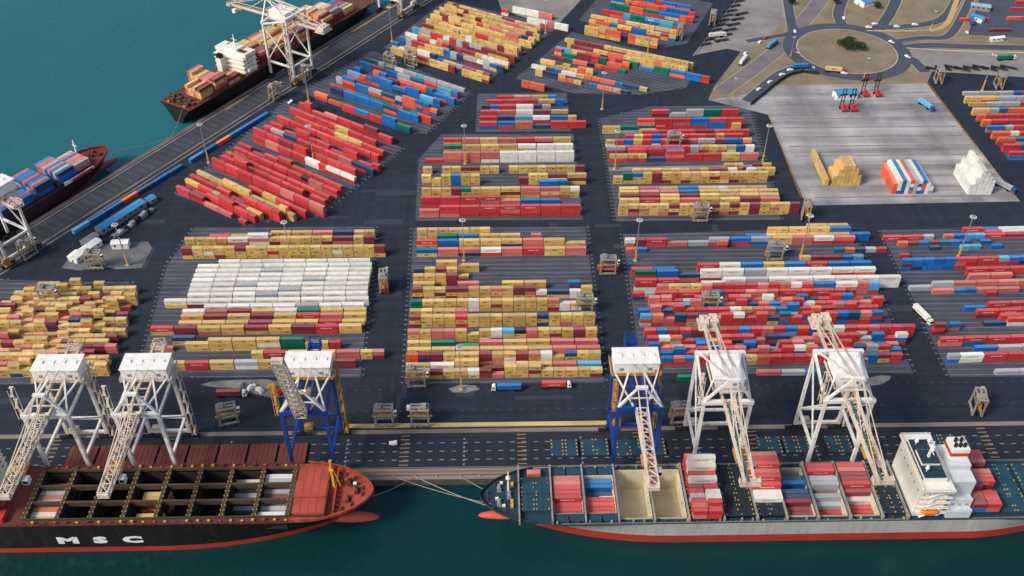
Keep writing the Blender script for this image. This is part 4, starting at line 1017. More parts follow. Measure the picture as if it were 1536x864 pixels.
rope(tuple(pier(125, 10, 8.5)), tuple(pier(100, -.6, .4)), 1.5, 'mooring line from the far black ship stern to the pier', .16)
rope(tuple(pier(61, 14, 7)), tuple(pier(103, -.6, .4)), 2.0, 'mooring line from the left-edge ship bow along to the far pier', .14)
# ------------------------------------------------------------------ ship-to-shore cranes (x along the quay, -y seaward)
def lattice(q, a, b2, w0, h0, w1=None, h1=None, seg=7.0, t=.5, mi=0, floor=None):
    """box truss from a to b2"""
    a, b2 = Vector(a), Vector(b2); w1 = w1 or w0; h1 = h1 or h0
    d = (b2-a); Ln = d.length; d.normalize(); sx = d.cross(Vector((0, 0, 1))).normalized(); uz = sx.cross(d).normalized()
    n_ = max(2, int(Ln/seg+.5)); ring_ = []
    for i in range(n_+1):
        f = i/n_; p = a+(b2-a)*f; w_ = w0+(w1-w0)*f; h_ = h0+(h1-h0)*f
        ring_.append([p-sx*w_/2-uz*h_/2, p+sx*w_/2-uz*h_/2, p+sx*w_/2+uz*h_/2, p-sx*w_/2+uz*h_/2])
    for i in range(n_):
        A, B = ring_[i], ring_[i+1]
        for k in range(4): q.bar(A[k], B[k], t, t, mi)
        for k in range(4):
            j = (k+1) % 4
            q.bar(A[k], B[j], t*.6, t*.6, mi); q.bar(A[k], A[j], t*.6, t*.6, mi)
    for k in range(4): q.bar(ring_[-1][k], ring_[-1][(k+1) % 4], t*.7, t*.7, mi)
def stair(q, p0, p1, wd=2.4, mi=0, step=3.6):
    """zigzag stair tower"""
    p0, p1 = Vector(p0), Vector(p1); n_ = max(2, int((p1-p0).length/step))
    for i in range(n_):
        a = p0+(p1-p0)*i/n_; b2 = p0+(p1-p0)*(i+1)/n_
        s_ = 1 if i % 2 else -1
        q.bar(a+Vector((0, s_*wd/2, 0)), b2+Vector((0, -s_*wd/2, 0)), 1.0, .25, mi)
        q.cbox(b2.x, b2.y-s_*wd/2, b2.z-.1, 1.6, 1.2, .18, 0, mi)
        for dx in (-.9, .9): 
            for dy in (-wd/2-.5, wd/2+.5): q.bar(a+Vector((dx, dy, 0)), b2+Vector((dx, dy, 0)), .22, .22, mi)
def bogies(par, hw, yl):
    for x in (-hw, hw):
        for y in (-yl, yl):
            q = MB(); q.box(x-4.6, x+4.6, y-.6, y+.6, 1.3, 2.3)
            for dx in (-3.4, -1.3, 1.3, 3.4): q.box(x+dx-.9, x+dx+.9, y-.45, y+.45, .85, 1.3); q.tube((x+dx, y-.35, .62), (x+dx, y+.35, .62), .5, .5, 10, 1)
            q.box(x-1, x+1, y-.8, y+.8, 2.3, 4.0)
            q.build('bogie', [M_dark, M_black], par)
YG = 11.8                                  # half gauge
def crane(kind, X, Y, rz, label, boom='down', tip=-57.0, mbm=None):
    P = empty('quay_crane', (X, Y, 0.02), rz); tag(P, label, 'crane', 'ship-to-shore cranes on the quays')
    if kind == 'white': hw, zt, mleg, mb, md = 9.4, 42.0, M_white, M_cream, M_cream
    elif kind == 'blue': hw, zt, mleg, mb, md = 9.6, 42.0, M_cblue, M_pinkp, M_ochre
    else: hw, zt, mleg, mb, md = 10.4, 45.0, M_white, M_cream, M_cream
    zl = zt if kind != 'tall' else zt+7
    lw = 1.5
    bogies(P, hw, YG)
    for x in (-hw, hw):
        q = MB()
        if kind == 'tall': q.taper((x, -YG, 4), (x, -YG, zt), 1.5, 1.3)
        else: q.taper((x, -YG, 4), (x, -YG, zt), 1.5, 1.7)
        q.build('leg', mleg, P)
        q = MB(); q.taper((x, YG, 4), (x, YG, zl), 1.5, 1.2); q.build('leg', mleg, P)
        q = MB(); q.bar((x, -YG+.8, 14), (x, YG-.8, 14), 1.1, 1.4)
        q.bar((x, -YG+.6, zt-1), (x, YG-.6, zl-1), 1.0, 1.2)
        q.bar((x, -YG+.5, zt-3), (x, YG-.6, 15.5), .7, .7)
        if kind == 'tall': q.bar((x, -YG, 15), (x, YG, zl-5), .6, .6)
        q.build('side_brace', mleg, P)
    for y, z in ((-YG, zt), (YG, zl)):
        q = MB(); q.box(-hw-1.0, hw+1.0, y-.95, y+.95, z-.9, z+1.0); q.build('portal_beam', mleg, P)
    q = MB(); q.box(-hw+.7, hw-.7, YG-.6, YG+.6, 4.2, 5.6); q.build('sill_beam', mleg, P)
    q = MB(); q.box(-hw+.7, hw-.7, -YG-.6, -YG+.6, 14, 15.2) if kind == 'none' else q.box(-hw+.7, hw-.7, YG-.5, YG+.5, 14, 15.2); q.build('sill_beam', mleg, P)
    # girder and back reach
    gz = zt+2.2; back = 30.0 if kind != 'tall' else 40.0
    q = MB()
    for x in (-2.6, 2.6): q.bar((x, -YG-3, gz), (x, back, gz), .9, 1.7)
    for y in np.arange(-YG-2, back, 5.0): q.bar((-2.6, y, gz+.5), (2.6, y, gz+.5), .4)
    q.build('girder', mb if kind != 'blue' else mleg, P)
    q = MB()
    if kind == 'tall':
        q.box(-4.4, -.6, back-5.5, back+.5, gz-1.0, gz+2.6); q.box(.2, 4.0, back-4.5, back+1.2, gz-.6, gz+2.8); q.box(-5.2, 5.2, back-6.5, back+1.8, gz-1.5, gz-1.1)
        for x in (-4.8, 4.8): railing(q, [(x, back-6), (x, back+1.6)], gz-1.1, 1.2, 0, 2, .18)
        for x in (-3, 0, 3): q.tube((x, back-2, gz+2.6), (x, back-2, gz+3.6), .8, .6, 8)
    else:
        lattice(q, (0, back-4.5, gz+1.2), (0, back+1.5, gz+1.2), 5.0, 3.4, seg=3, t=.35); q.box(-3, 3, back-3, back, gz-.9, gz+.4)
    q.build('trim_winch', M_cream if kind != 'blue' else M_cblue, P)
    # machinery house
    q = MB()
    if kind == 'tall': hx0, hx1, hy0, hy1, hz, hh = -5.2, 7.2, -7.0, 8.5, gz+1.5, 5.6
    else: hx0, hx1, hy0, hy1, hz, hh = -10.2, 10.2, YG-5.5, YG+4.6, gz+1.4, 5.8
    q.box(hx0, hx1, hy0, hy1, hz, hz+hh)
    q.box(hx0-.35, hx1+.35, hy0-.35, hy1+.35, hz+hh, hz+hh+.35)
    for x in np.arange(hx0+1.5, hx1, 2.6): q.box(x-.06, x+.06, hy0-.1, hy0-.002, hz+.3, hz+hh-.2)
    hs = q.build('machinery_house', M_house, P)
    each('vent', M_steel, hs, [(x-.9, x+.9, hy0-.12, hy0-.01, hz+1.6, hz+3.2) for x in (hx0+3.5, hx1-4)])
    each('door', M_steel, hs, [(hx1-1.9, hx1-1.0, hy0-.14, hy0-.012, hz+.1, hz+2.2)])
    each('roof_vent', M_house, hs, [(x-.9, x+.9, (hy0+hy1)/2-.9, (hy0+hy1)/2+.9, hz+hh+.35, hz+hh+.8) for x in np.arange(hx0+3, hx1-1, 5.0)])
    q = MB(); q.box(hx0-1.3, hx1+1.3, hy0-1.4, hy0-.4, hz-.4, hz-.15); q.box(hx0-1.3, hx0-.4, hy0-.4, hy1+.8, hz-.4, hz-.15); q.box(hx1+.4, hx1+1.3, hy0-.4, hy1+.8, hz-.4, hz-.15)
    railing(q, [(hx0-1.2, hy1+.7), (hx0-1.2, hy0-1.3), (hx1+1.2, hy0-1.3), (hx1+1.2, hy1+.7)], hz-.15, 1.2, 0, 2.5, .16)
    for y in (hy0+.5, hy1-.5): q.bar((hx0, y, hz-.9), (hx1, y, hz-.9), .7, .9)
    q.build('house_platform', md, P)
    # A-frame
    za = zt+11.0 if kind != 'tall' else zt+15
    ya = -YG+(1.5 if kind != 'tall' else -1.5)
    q = MB()
    for s_ in (-1, 1):
        q.taper((s_*hw, -YG, zt+.8), (s_*1.6, ya, za), 1.1, .8)
        if kind == 'tall': q.bar((s_*1.6, ya, za), (s_*(hw-1), YG, zl+.5), .7, .7)
        if kind != 'tall': q.bar((s_*hw, -YG+.4, zt+.8), (s_*3.6, YG-6.5, hz+1.0), .8, .8); q.bar((s_*3, -YG, zt+.9), (s_*9.6, YG-6, hz+.6), .65, .65)
        else: q.bar((s_*hw, -YG+.4, zt+.8), (s_*1.8, 2, hz+hh+1.5), .7, .7)
    q.box(-2.6, 2.6, ya-.8, ya+.8, za-.4, za+.9)
    q.bar((-hw*.52, (-YG+ya)/2, (zt+za)/2), (hw*.52, (-YG+ya)/2, (zt+za)/2), .5)
    q.build('apex_frame', M_white if kind != 'blue' else M_white, P)
    # back stays
    q = MB()
    for s_ in (-1, 1): q.bar((s_*1.6, ya, za), (s_*2.6, back-2, gz+1), .5, .5) if kind == 'tall' else q.bar((s_*1.6, ya, za), (s_*2.4, hy0+.3, hz+hh+.2), .45, .45)
    q.build('back_stay', M_cream, P)
    # boom
    hinge = Vector((0, -YG-3.4, gz))
    if boom == 'down': end = Vector((0, tip, gz)); Lb = (end-hinge).length
    else: Lb = 52.0; a_ = math.radians(71); end = hinge+Vector((0, -Lb*_c(a_), Lb*_s(a_)))
    q = MB()
    if kind == 'tall':
        dv = (end-hinge)
        for x in (-2.3, 2.3): q.bar(hinge+Vector((x, 0, 0)), end+Vector((x*.9, 0, 0)), 1.0, 1.6)
        for i in range(13): p = hinge+dv*i/12; q.bar(p+Vector((-2.3, 0, .4)), p+Vector((2.3, 0, .4)), .4)
        q.box(-4.2, 4.2, end.y-1.2, end.y+2.2, gz-1, gz+.5)
        railing(q, [(-4.1, end.y+2), (-4.1, end.y-1), (4.1, end.y-1), (4.1, end.y+2)], gz+.5, 1.2, 0, 2, .16)
    else:
        lattice(q, hinge, end, 4.6, 3.2, 4.0, 2.6, 4.6, .62)
        q.cbox(0, end.y, end.z-1.4, 4.6, 1.6, 2.2)
    bo_ = q.build('boom', mbm or mb, P)
    if kind == 'tall':
        q = MB(); q.bar(hinge+Vector((-1.0, 0, .9)), end+Vector((-.8, 0, .9)), .9, .12); q.build('walkway', M_green, bo_)
    q = MB()
    if boom == 'down':
        for f in (.45, .93):
            for s_ in (-1, 1): q.bar((s_*1.6, ya, za), hinge+(end-hinge)*f+Vector((s_*2.0, 0, 1.2)), .34, .34)
    else:
        for s_ in (-1, 1): q.bar((s_*1.6, ya, za), hinge+(end-hinge)*.55+Vector((s_*2.0, 0, 0)), .34, .34)
    q.build('fore_stay', M_cream, P)
    # trolley, cab, spreader
    ty = -YG-30 if boom == 'down' else 0
    q = MB(); q.box(-3.2, 3.2, ty-3, ty+3, gz-2.2, gz-1.1); q.build('trolley', M_ochre, P)
    q = MB(); q.box(2.4, 4.9, ty-5.6, ty-2.8, gz-5.0, gz-2.2); c_ = q.build('operator_cab', M_house, P)
    q = MB(); q.box(2.6, 4.7, ty-5.68, ty-5.61, gz-4.6, gz-2.8); q.build('window', M_glass, c_)
    # stairs
    q = MB(); stair(q, (hw+2.6, YG, 3), (hw+2.6, YG, gz+1.5)); q.build('stair_tower', md, P)
    q = MB(); stair(q, (-hw-1.8, -YG+1, zt-2), (-hw-1.8, -YG+2, zt+15), 1.6, step=3); q.build('ladder_tower', md, P)
    # cable reel and electrical house at the sill
    q = MB(); q.tube((hw+1.2, YG+1.4, 4.8), (hw+1.2, YG+2.0, 4.8), 2.2, 2.2, 16); q.box(hw-1, hw+3, YG+.8, YG+2.6, 1.8, 2.6); q.build('cable_reel', M_ochre, P)
    q = MB(); q.box(-hw+2, -hw+6, YG-1.4, YG+1.2, 5.7, 8.2); q.build('electrical_cabin', md, P)
    return P
CY0 = (QY+4.5+QY+27.7)/2
cx = lambda px, py, z: G(px, py, z).x
C1 = crane('white', cx(89, 545, 50), CY0, 0, 'white lattice-boom quay crane at the far left over the black ship\'s after holds')
C2 = crane('white', cx(220, 545, 50), CY0, 0, 'white lattice-boom quay crane, second from the left, over the black ship\'s middle holds')
C3 = crane('blue', cx(462, 545, 50), CY0, 0, 'blue-legged quay crane with its boom raised behind the red bow', 'up', mbm=M_cream)
C4 = crane('blue', cx(954, 541, 50), CY0, 0, 'blue-legged quay crane with its red and white boom lowered over cream holds')
C5 = crane('tall', cx(1092, 575, 52), CY0, 0, 'tall white quay crane over the dark hatches, beside the blue-legged crane', 'down', -58)
C6 = crane('tall', cx(1276, 575, 52), CY0, 0, 'tall white quay crane just left of the pale ship\'s superstructure', 'down', -58)
pp = lambda s_, n_: pier(s_, n_)
def pier_crane(s_, lab, kind, boom, tip=-52):
    p = pier(s_, -13.2); c_ = crane(kind, p.x, p.y, PA+PI, lab, boom, tip); return c_
def along(px, py): v = G(px, py).to_3d()-P1; return v.dot(PU)
C7 = pier_crane(along(428, 112)+2, 'tall white quay crane on the far pier with boom out over the black ship', 'tall', 'down')
h8 = (G(14, 292, 50)-P1).dot(PU)
C8 = pier_crane(h8, 'white quay crane at the left edge over the blue container ship', 'white', 'down')
C9 = pier_crane(along(575, 20)+12, 'white quay crane at the top edge on the far pier', 'tall', 'up')

# spare hatch covers laid on the apron
def quay_hatch(x0, x1, y0, y1, m, lab, grp, dots):
    q = MB(); q.box(x0, x1, y0, y1, .45, 1.35)
    for k in range(1, 6): x = x0+(x1-x0)*k/6; q.box(x-.14, x+.14, y0+.1, y1-.1, 1.35, 1.48)
    for x in (x0+.6, (x0+x1)/2, x1-.6): q.box(x-.3, x+.3, y0+.3, y1-.3, .02, .45)
    if dots:
        for x in (x0+.7, (x0+x1)/2-.8, (x0+x1)/2+.8, x1-.7):
            y = y0+.6
            while y < y1: 
                if R.random() < .8: q.box(x-.3, x+.3, y-.3, y+.3, 1.482, 1.75, 1)
                y += 2.2
    tag(q.build('hatch_cover', [m, m_fitting]), lab, 'hatch cover', grp)
m_hqr = mat('rusty_maroon_hatch', (116, 58, 50), .8, .15, .15, dirt=(84, 50, 44), dscale=.15, damt=.7)
for i in range(8):
    px0 = 100+i*45.2; x0 = cx(px0, 688, 1.3)
    quay_hatch(x0, x0+13.0, QY+9.2, QY+22.0, m_hqr, f'rusty maroon hatch cover, {ORD[i]} from left in the row behind the black ship', 'maroon hatch covers laid on the quay', False)
for i, (px0, px1, y0, y1) in enumerate(((826, 868, 12, 22), (872, 914, 12.2, 22.2), (925, 962, 11.6, 21.6), (966, 1000, 12, 22), (1140, 1176, 12, 22), (1180, 1218, 12.2, 22), (1244, 1282, 12, 22.2), (1286, 1326, 11.8, 21.8), (1400, 1440, 12, 22))):
    quay_hatch(cx(px0, 680, 1.3), cx(px1, 680, 1.3), QY+y0, QY+y1, m_hatchteal, f'dark teal hatch cover with yellow fittings, {ORD[i]} from the left behind the pale ship', 'teal hatch covers laid on the quay', True)
# ------------------------------------------------------------------ straddle carriers
def make_straddle():
    P = empty('straddle_carrier', (0, 0, 0))
    for s_ in (-1, 1):
        q = MB(); q.box(-4.9, 4.9, s_*2.15-.42, s_*2.15+.42, 1.15, 2.1)
        for x in (-4.2, 4.2): q.taper((x, s_*2.15, 2.1), (x*.93, s_*2.15, 11.2), .8, .6)
        q.bar((-3.9, s_*2.15, 8.0), (3.9, s_*2.15, 8.0), .4, .5)
        q.box(-4.6, 4.6, s_*2.15-.4, s_*2.15+.4, 11.2, 12.0)
        q.build('side_frame', M_strad, P)
        for x in (-3.9, -1.4, 1.4, 3.9):
            q = MB(); q.tube((x, s_*2.15-.32, .8), (x, s_*2.15+.32, .8), .8, .8, 14); q.tube((x, s_*2.15-.36, .8), (x, s_*2.15+.36, .8), .34, .34, 8, 1); q.build('wheel', [M_black, M_strad], P)
    q = MB()
    for x in (-4.3, 0, 4.3): q.box(x-.4, x+.4, -1.75, 1.75, 11.25, 12.05)
    q.box(-3.9, 3.9, -.5, .5, 11.3, 12.0); q.build('top_frame', M_strad, P)
    q = MB(); q.box(-3.6, -.9, -1.7, 1.7, 12.06, 13.3); q.box(-3.3, -2.2, -1.2, 1.2, 13.3, 13.8); q.build('engine_deck', M_strad, P)
    q = MB(); q.box(4.75, 6.3, -2.5, -.9, 8.8, 11.1); c_ = q.build('cab', M_house, P)
    each('window', M_glass, c_, [(6.301, 6.35, -2.4, -1.0, 9.3, 10.8), (4.95, 6.2, -2.56, -2.505, 9.4, 10.8)])
    q = MB(); q.box(-3.0, 3.0, -1.1, 1.1, 6.0, 6.5); q.box(-6.0, 6.0, -.5, .5, 5.6, 6.0)
    for x in (-2.4, 2.4):
        for y in (-1.0, 1.0): q.bar((x, y, 6.5), (x, y, 11.3), .12)
    q.build('spreader', M_ochre, P)
    q = MB()
    for k in range(9): q.bar((-4.95, -2.2, 2.3+k*1.05), (-4.95, -1.4, 2.3+k*1.05), .1)
    q.bar((-4.95, -2.2, 2), (-4.95, -2.2, 11.3), .1); q.bar((-4.95, -1.4, 2), (-4.95, -1.4, 11.3), .1); q.build('ladder', M_ochre, P)
    return P
STR = [(345, 634, 15, 'standing on the apron right of the second white crane'), (578, 636, 0, 'left one of the pair facing each other on the front apron'),
 (631, 636, 180, 'right one of the pair facing each other on the front apron'), (1018, 632, 5, 'between the blue crane and the tall white crane'),
 (1462, 616, 78, 'alone on the apron near the right edge'), (626, 578, 0, 'at the front left corner of the centre block'),
 (1049, 331, 0, 'in front of the yellow upper right block'), (1207, 327, 75, 'at the near left corner of the concrete pad'),
 (911, 410, 0, 'carrying a red container across the middle crossing'), (577, 434, 92, 'driving down the lane right of the white reefers'),
 (414, 148, 60, 'on the far pier beside the stern of the berthed ship'), (459, 122, 60, 'on the far pier under the crane'), (617, 100, -33, 'between the blue and yellow diagonal blocks'),
 (1019, 58, 75, 'at the end of the top orange block'), (1068, 37, 75, 'beside the trailer park at the top'), (1406, 124, 80, 'behind the far right corner of the concrete pad'),
 (1496, 132, 80, 'behind the block at the right edge'), (45, 385, 58, 'under the crane at the left edge'), (146, 402, 0, 'beside the white sheds on the rubble'),
 (876, 468, 0, 'in the right end of the centre block'), (1062, 466, 0, 'in the middle of the big red block'), (78, 455, 0, 'in the far left yellow block'),
 (1160, 389, 0, 'in the blue and red rows right of the middle crossing'), (586, 102, -33, 'inside the blue diagonal block'), (1009, 222, 0, 'among the red rows of the upper right block'),
 (555, 8, 58, 'at the top edge beside the far pier')]
st0 = make_straddle(); tbl = {}
for c_ in bpy.data.objects:
    if c_.parent: tbl.setdefault(c_.parent, []).append(c_)
for i, (px, py, a, lab) in enumerate(STR):
    o = st0 if i == 0 else copy_tree(st0, None, tbl)
    p = G(px, py); o.location = (p.x, p.y, 0.02); o.rotation_euler = (0, 0, math.radians(a))
    tag(o, 'cream straddle carrier '+lab, 'straddle carrier', 'straddle carriers around the yard')
def carry(px, py, a, z, col, big, blk, dx=0.0):
    p = G(px, py); put(p.x+dx*_c(math.radians(a)), p.y+dx*_s(math.radians(a)), z, L40 if big else L20, math.radians(a), col, block=blk, row=0, ncol=1, tier=0, top=True)
carry(911, 410, 0, 3.0, 'r', True, 'V1'); carry(577, 434, 92, 3.0, 'm', True, 'V2')
# ------------------------------------------------------------------ lighting masts
def make_mast():
    P = empty('lighting_mast', (0, 0, 0))
    q = MB(); q.taper((0, 0, 9), (0, 0, 30), .55, .34); q.build('pole', M_steel, P)
    q = MB(); q.taper((0, 0, 0.5), (0, 0, 9), .95, .62); q.build('lower_pole', M_yel, P)
    q = MB(); q.prism([(1.3*_c(2*PI*i/8), 1.3*_s(2*PI*i/8)) for i in range(8)], 0, .5); q.build('footing', m_kerb, P)
    q = MB(); q.tube((0, 0, 29.6), (0, 0, 30.1), 1.25, 1.25, 12)
    h = q.build('lamp_carriage', M_steel, P)
    for i in range(8):
        a = 2*PI*i/8; q = MB(); q.cbox(1.55*_c(a), 1.55*_s(a), 29.3, .7, .5, .5, a); q.build('floodlight', M_house, h)
    return P
MASTS = [(953, 391, 'beside the middle crossing at the corner of the red block'), (1143, 246, 'at the right end of the upper right block'), (1437, 386, 'in the middle of the right edge block'),
 (696, 391, 'in the upper gap of the centre block'), (437, 394, 'behind the white reefers'), (313, 244, 'at the left tip of the red diagonal rows'), (463, 152, 'behind the red diagonal rows by the far pier'),
 (588, 62, 'at the left corner of the top yellow block'), (903, 164, 'on the pale island below the top centre blocks'), (971, 82, 'in front of the top orange block'), (818, 50, 'at the right corner of the top yellow block'),
 (692, 584, 'on the pale island in front of the centre block'), (1201, 384, 'in the right half of the blue and red rows'), (698, 246, 'in the white rows of the upper centre block'), (1099, 147, 'at the lower end of the grey hardstand road'),
 (471, 246, 'in the gap of the red diagonal rows'), (1186, 84, 'at the left of the roundabout'), (1296, 116, 'on the near edge of the roundabout'), (1473, 136, 'behind the block at the right edge'), (192, 398, 'on the rubble patch by the white hut'),
 (922, 254, 'at the left end of the pale lane in the upper right block'), (940, 12, 'at the top of the orange block'), (1396, 44, 'at the foot of the yellow verge')]
ms0 = make_mast(); tbl = {}
for c_ in bpy.data.objects:
    if c_.parent: tbl.setdefault(c_.parent, []).append(c_)
for i, (px, py, lab) in enumerate(MASTS):
    o = ms0 if i == 0 else copy_tree(ms0, None, tbl)
    p = G(px, py); o.location = (p.x, p.y, 0.03)
    if i in (14, 16, 17, 22): o.scale = (.6, .6, .55)
    tag(o, 'lighting mast '+lab, 'lighting mast', 'lighting masts of the yard')
# ------------------------------------------------------------------ trucks, trailers, cars
def make_truck(cabm):
    P = empty('truck', (0, 0, 0))
    q = MB()
    q.hexa([(6.6, -1.25, .75), (8.8, -1.25, .75), (8.8, 1.25, .75), (6.6, 1.25, .75), (6.6, -1.22, 3.3), (8.45, -1.18, 3.2), (8.45, 1.18, 3.2), (6.6, 1.22, 3.3)]); q.box(6.8, 7.9, -1.1, 1.1, 3.3, 3.7)
    c_ = q.build('cab', cabm, P)
    q = MB(); q.hexa([(8.72, -1.05, 1.9), (8.78, -1.05, 1.9), (8.78, 1.05, 1.9), (8.72, 1.05, 1.9), (8.50, -1.05, 3.0), (8.58, -1.05, 3.0), (8.58, 1.05, 3.0), (8.50, 1.05, 3.0)])
    q.build('window', M_glass, c_)
    each('window', M_glass, c_, [(7.3, 8.2, s_*1.26-.02, s_*1.26+.02, 2.0, 2.9) for s_ in (-1, 1)])
    q = MB(); q.box(-6.4, 7.0, -.55, .55, .9, 1.3); q.box(-6.4, 6.0, -1.22, 1.22, 1.3, 1.45)
    q.build('trailer_frame', M_dark, P)
    for x in (7.9, 4.6, 3.4, -3.2, -4.5, -5.8):
        for s_ in (-1, 1):
            q = MB(); q.tube((x, s_*1.18-.25, .52), (x, s_*1.18+.25, .52), .52, .52, 12); q.build('wheel', M_black, P)
    return P
tw = make_truck(M_house); tbx = make_truck(mat('blue_cab_paint', (36, 96, 168), .4, .06, .3)); tr_ = make_truck(M_redp)
tbl = {}
for c_ in bpy.data.objects:
    if c_.parent: tbl.setdefault(c_.parent, []).append(c_)
TR = [(tw, 763, 585, 180, 'b', 1, 'white truck with a blue container in front of the centre block'), (tw, 831, 581, 0, 'r', 1, 'white truck with a red container in front of the centre block'),
 (tw, 1381, 474, -72, 'w', 1, 'white truck with a cream container in the lane right of the red block'), (tw, 345, 594, 0, 'm', 1, 'white truck with a maroon container left of the dust patch'),
 (tw, 1114, 94, 60, 'w', 1, 'white truck on the road beside the trailer park'), (tbx, 1157, 70, 50, 'c', 1, 'blue truck with a pale blue load left of the roundabout'),
 (tbx, 1200, 103, 5, 'b', 1, 'blue truck in the queue below the roundabout'), (tr_, 1250, 108, -10, 'y', 1, 'red truck with a yellow load below the roundabout'),
 (tbx, 1387, 160, -68, 'c', 1, 'blue truck alone on the concrete pad'), (tbx, 1504, 282, -55, 'e', 1, 'blue truck at the right corner of the concrete pad'),
 (tw, 1507, 90, 5, 'g', 1, 'white truck with a green load on the pale gravel apron'), (tw, 1074, 56, 12, 'w', 1, 'white truck in the middle of the trailer park'), (tbx, 1457, 34, 75, 'b', 1, 'blue truck in the goods yard')]
used = set()
for i, (base, px, py, a, col, big, lab) in enumerate(TR):
    o = base if base not in used else copy_tree(base, None, tbl); used.add(base)
    p = G(px, py); o.location = (p.x, p.y, .07); o.rotation_euler = (0, 0, math.radians(a))
    tag(o, lab, 'truck', 'trucks around the yard')
    carry(px, py, a, 1.53, col, bool(big), f'T{i}', -.2)
def make_trailer():
    P = empty('flat_trailer', (0, 0, 0))
    q = MB(); q.box(-6.2, 6.2, -.5, .5, .9, 1.3); q.box(-6.2, 6.2, -1.22, 1.22, 1.3, 1.5); q.bar((3, -.6, 0), (3, -.6, 1.0), .2); q.bar((3, .6, 0), (3, .6, 1), .2); q.build('trailer_bed', M_dark, P)
    for x in (-3, -4.3, -5.5):
        for s_ in (-1, 1):
            q = MB(); q.tube((x, s_*1.15-.25, .52), (x, s_*1.15+.25, .52), .52, .52, 12); q.build('wheel', M_black, P)
    return P
t0 = make_trailer(); tbl = {}
for c_ in bpy.data.objects:
    if c_.parent: tbl.setdefault(c_.parent, []).append(c_)
TL = [(1056+5.6*i, 68-7.2*i, 20) for i in range(11)]+[(1082+6*i, 62-8*i, 20) for i in range(6)]+[(1400+14*i, 105-1.2*(i % 3), -32) for i in range(9)]
TLAB = ['in the left row of the trailer park']*11+['in the right row of the trailer park']*6+['on the pale gravel apron behind the right edge block']*9
cnt = {}
for i, ((px, py, a), l_) in enumerate(zip(TL, TLAB)):
    o = t0 if i == 0 else copy_tree(t0, None, tbl); p = G(px, py); o.location = (p.x, p.y, .06); o.rotation_euler = (0, 0, math.radians(a+R.uniform(-3, 3)))
    cnt[l_] = cnt.get(l_, 0)+1
    tag(o, f'flat trailer, {ORD[cnt[l_]-1]} from left {l_}', 'trailer', 'empty trailers parked near the roads')
def make_car(body):
    P = empty('car', (0, 0, 0))
    q = MB(); q.hexa([(-2.2, -.88, .35), (2.2, -.88, .35), (2.2, .88, .35), (-2.2, .88, .35), (-2.15, -.85, .95), (2.1, -.82, .85), (2.1, .82, .85), (-2.15, .85, .95)])
    q.hexa([(-1.9, -.8, .95), (1.1, -.8, .9), (1.1, .8, .9), (-1.9, .8, .95), (-1.3, -.62, 1.5), (.35, -.62, 1.5), (.35, .62, 1.5), (-1.3, .62, 1.5)]); q.build('body', body, P)
    q = MB(); q.hexa([(.42, -.6, 1.47), (.45, -.6, 1.47), (.45, .6, 1.47), (.42, .6, 1.47), (1.06, -.72, .97), (1.12, -.72, .94), (1.12, .72, .94), (1.06, .72, .97)]); q.build('window', M_glass, P)
    for x in (-1.35, 1.35):
        for s_ in (-1, 1):
            q = MB(); q.tube((x, s_*.82-.1, .33), (x, s_*.82+.1, .33), .33, .33, 10); q.build('wheel', M_black, P)
    return P
cw, cr = make_car(mat('white_car_paint', (232, 232, 230), .3, .03, .3)), make_car(mat('red_car_paint', (168, 40, 40), .3, .03, .3))
tbl = {}
for c_ in bpy.data.objects:
    if c_.parent: tbl.setdefault(c_.parent, []).append(c_)
CARS = [(cw, 1138, 135, 45, 'first in the line on the access road to the yard gate'), (cw, 1155, 124, 38, 'second in the line on the access road to the yard gate'), (cw, 1173, 113, 25, 'third in the line on the access road to the yard gate'), (cw, 1185, 106, 15, 'just behind the blue truck below the roundabout'),
 (cw, 1217, 102, -10, 'just ahead of the blue truck below the roundabout'), (cw, 1266, 111, -5, 'following the yellow load below the roundabout'), (cr, 1301, 118, 5, 'at the lowest point of the roundabout'), (cw, 1337, 64, -50, 'at the upper right of the roundabout'), (cw, 1361, 86, -60, 'on the slip road right of the roundabout'),
 (cw, 1345, 41, 5, 'on the upper branch road between the grass islands'), (cw, 1303, 42, -5, 'at the top of the roundabout, the left of two'), (cw, 1312, 37, 10, 'at the top of the roundabout, the right of two'), (cw, 1450, 50, 80, 'at the fence corner of the goods yard'), (cw, 1490, 59, 0, 'on the verge below the goods yard'), (cw, 1118, 81, 55, 'behind the white truck beside the trailer park'), (cw, 1140, 64, 50, 'near the blue truck left of the roundabout'), (cw, 1192, 48, 80, 'on the road leaving the roundabout upwards'), (cr, 1148, 58, 50, 'near the side road to the trailer park'), (cw, 1372, 38, 0, 'further right on the upper branch road'), (cw, 1265, 28, 80, 'on the curving road at the top')]
used = set()
for base, px, py, a, lab in CARS:
    o = base if base not in used else copy_tree(base, None, tbl); used.add(base)
    p = G(px, py); o.location = (p.x, p.y, .08); o.rotation_euler = (0, 0, math.radians(a)); o.scale = (1.15,)*3
    tag(o, ('white' if base is cw else 'red')+' car '+lab, 'car', 'cars on the roads')
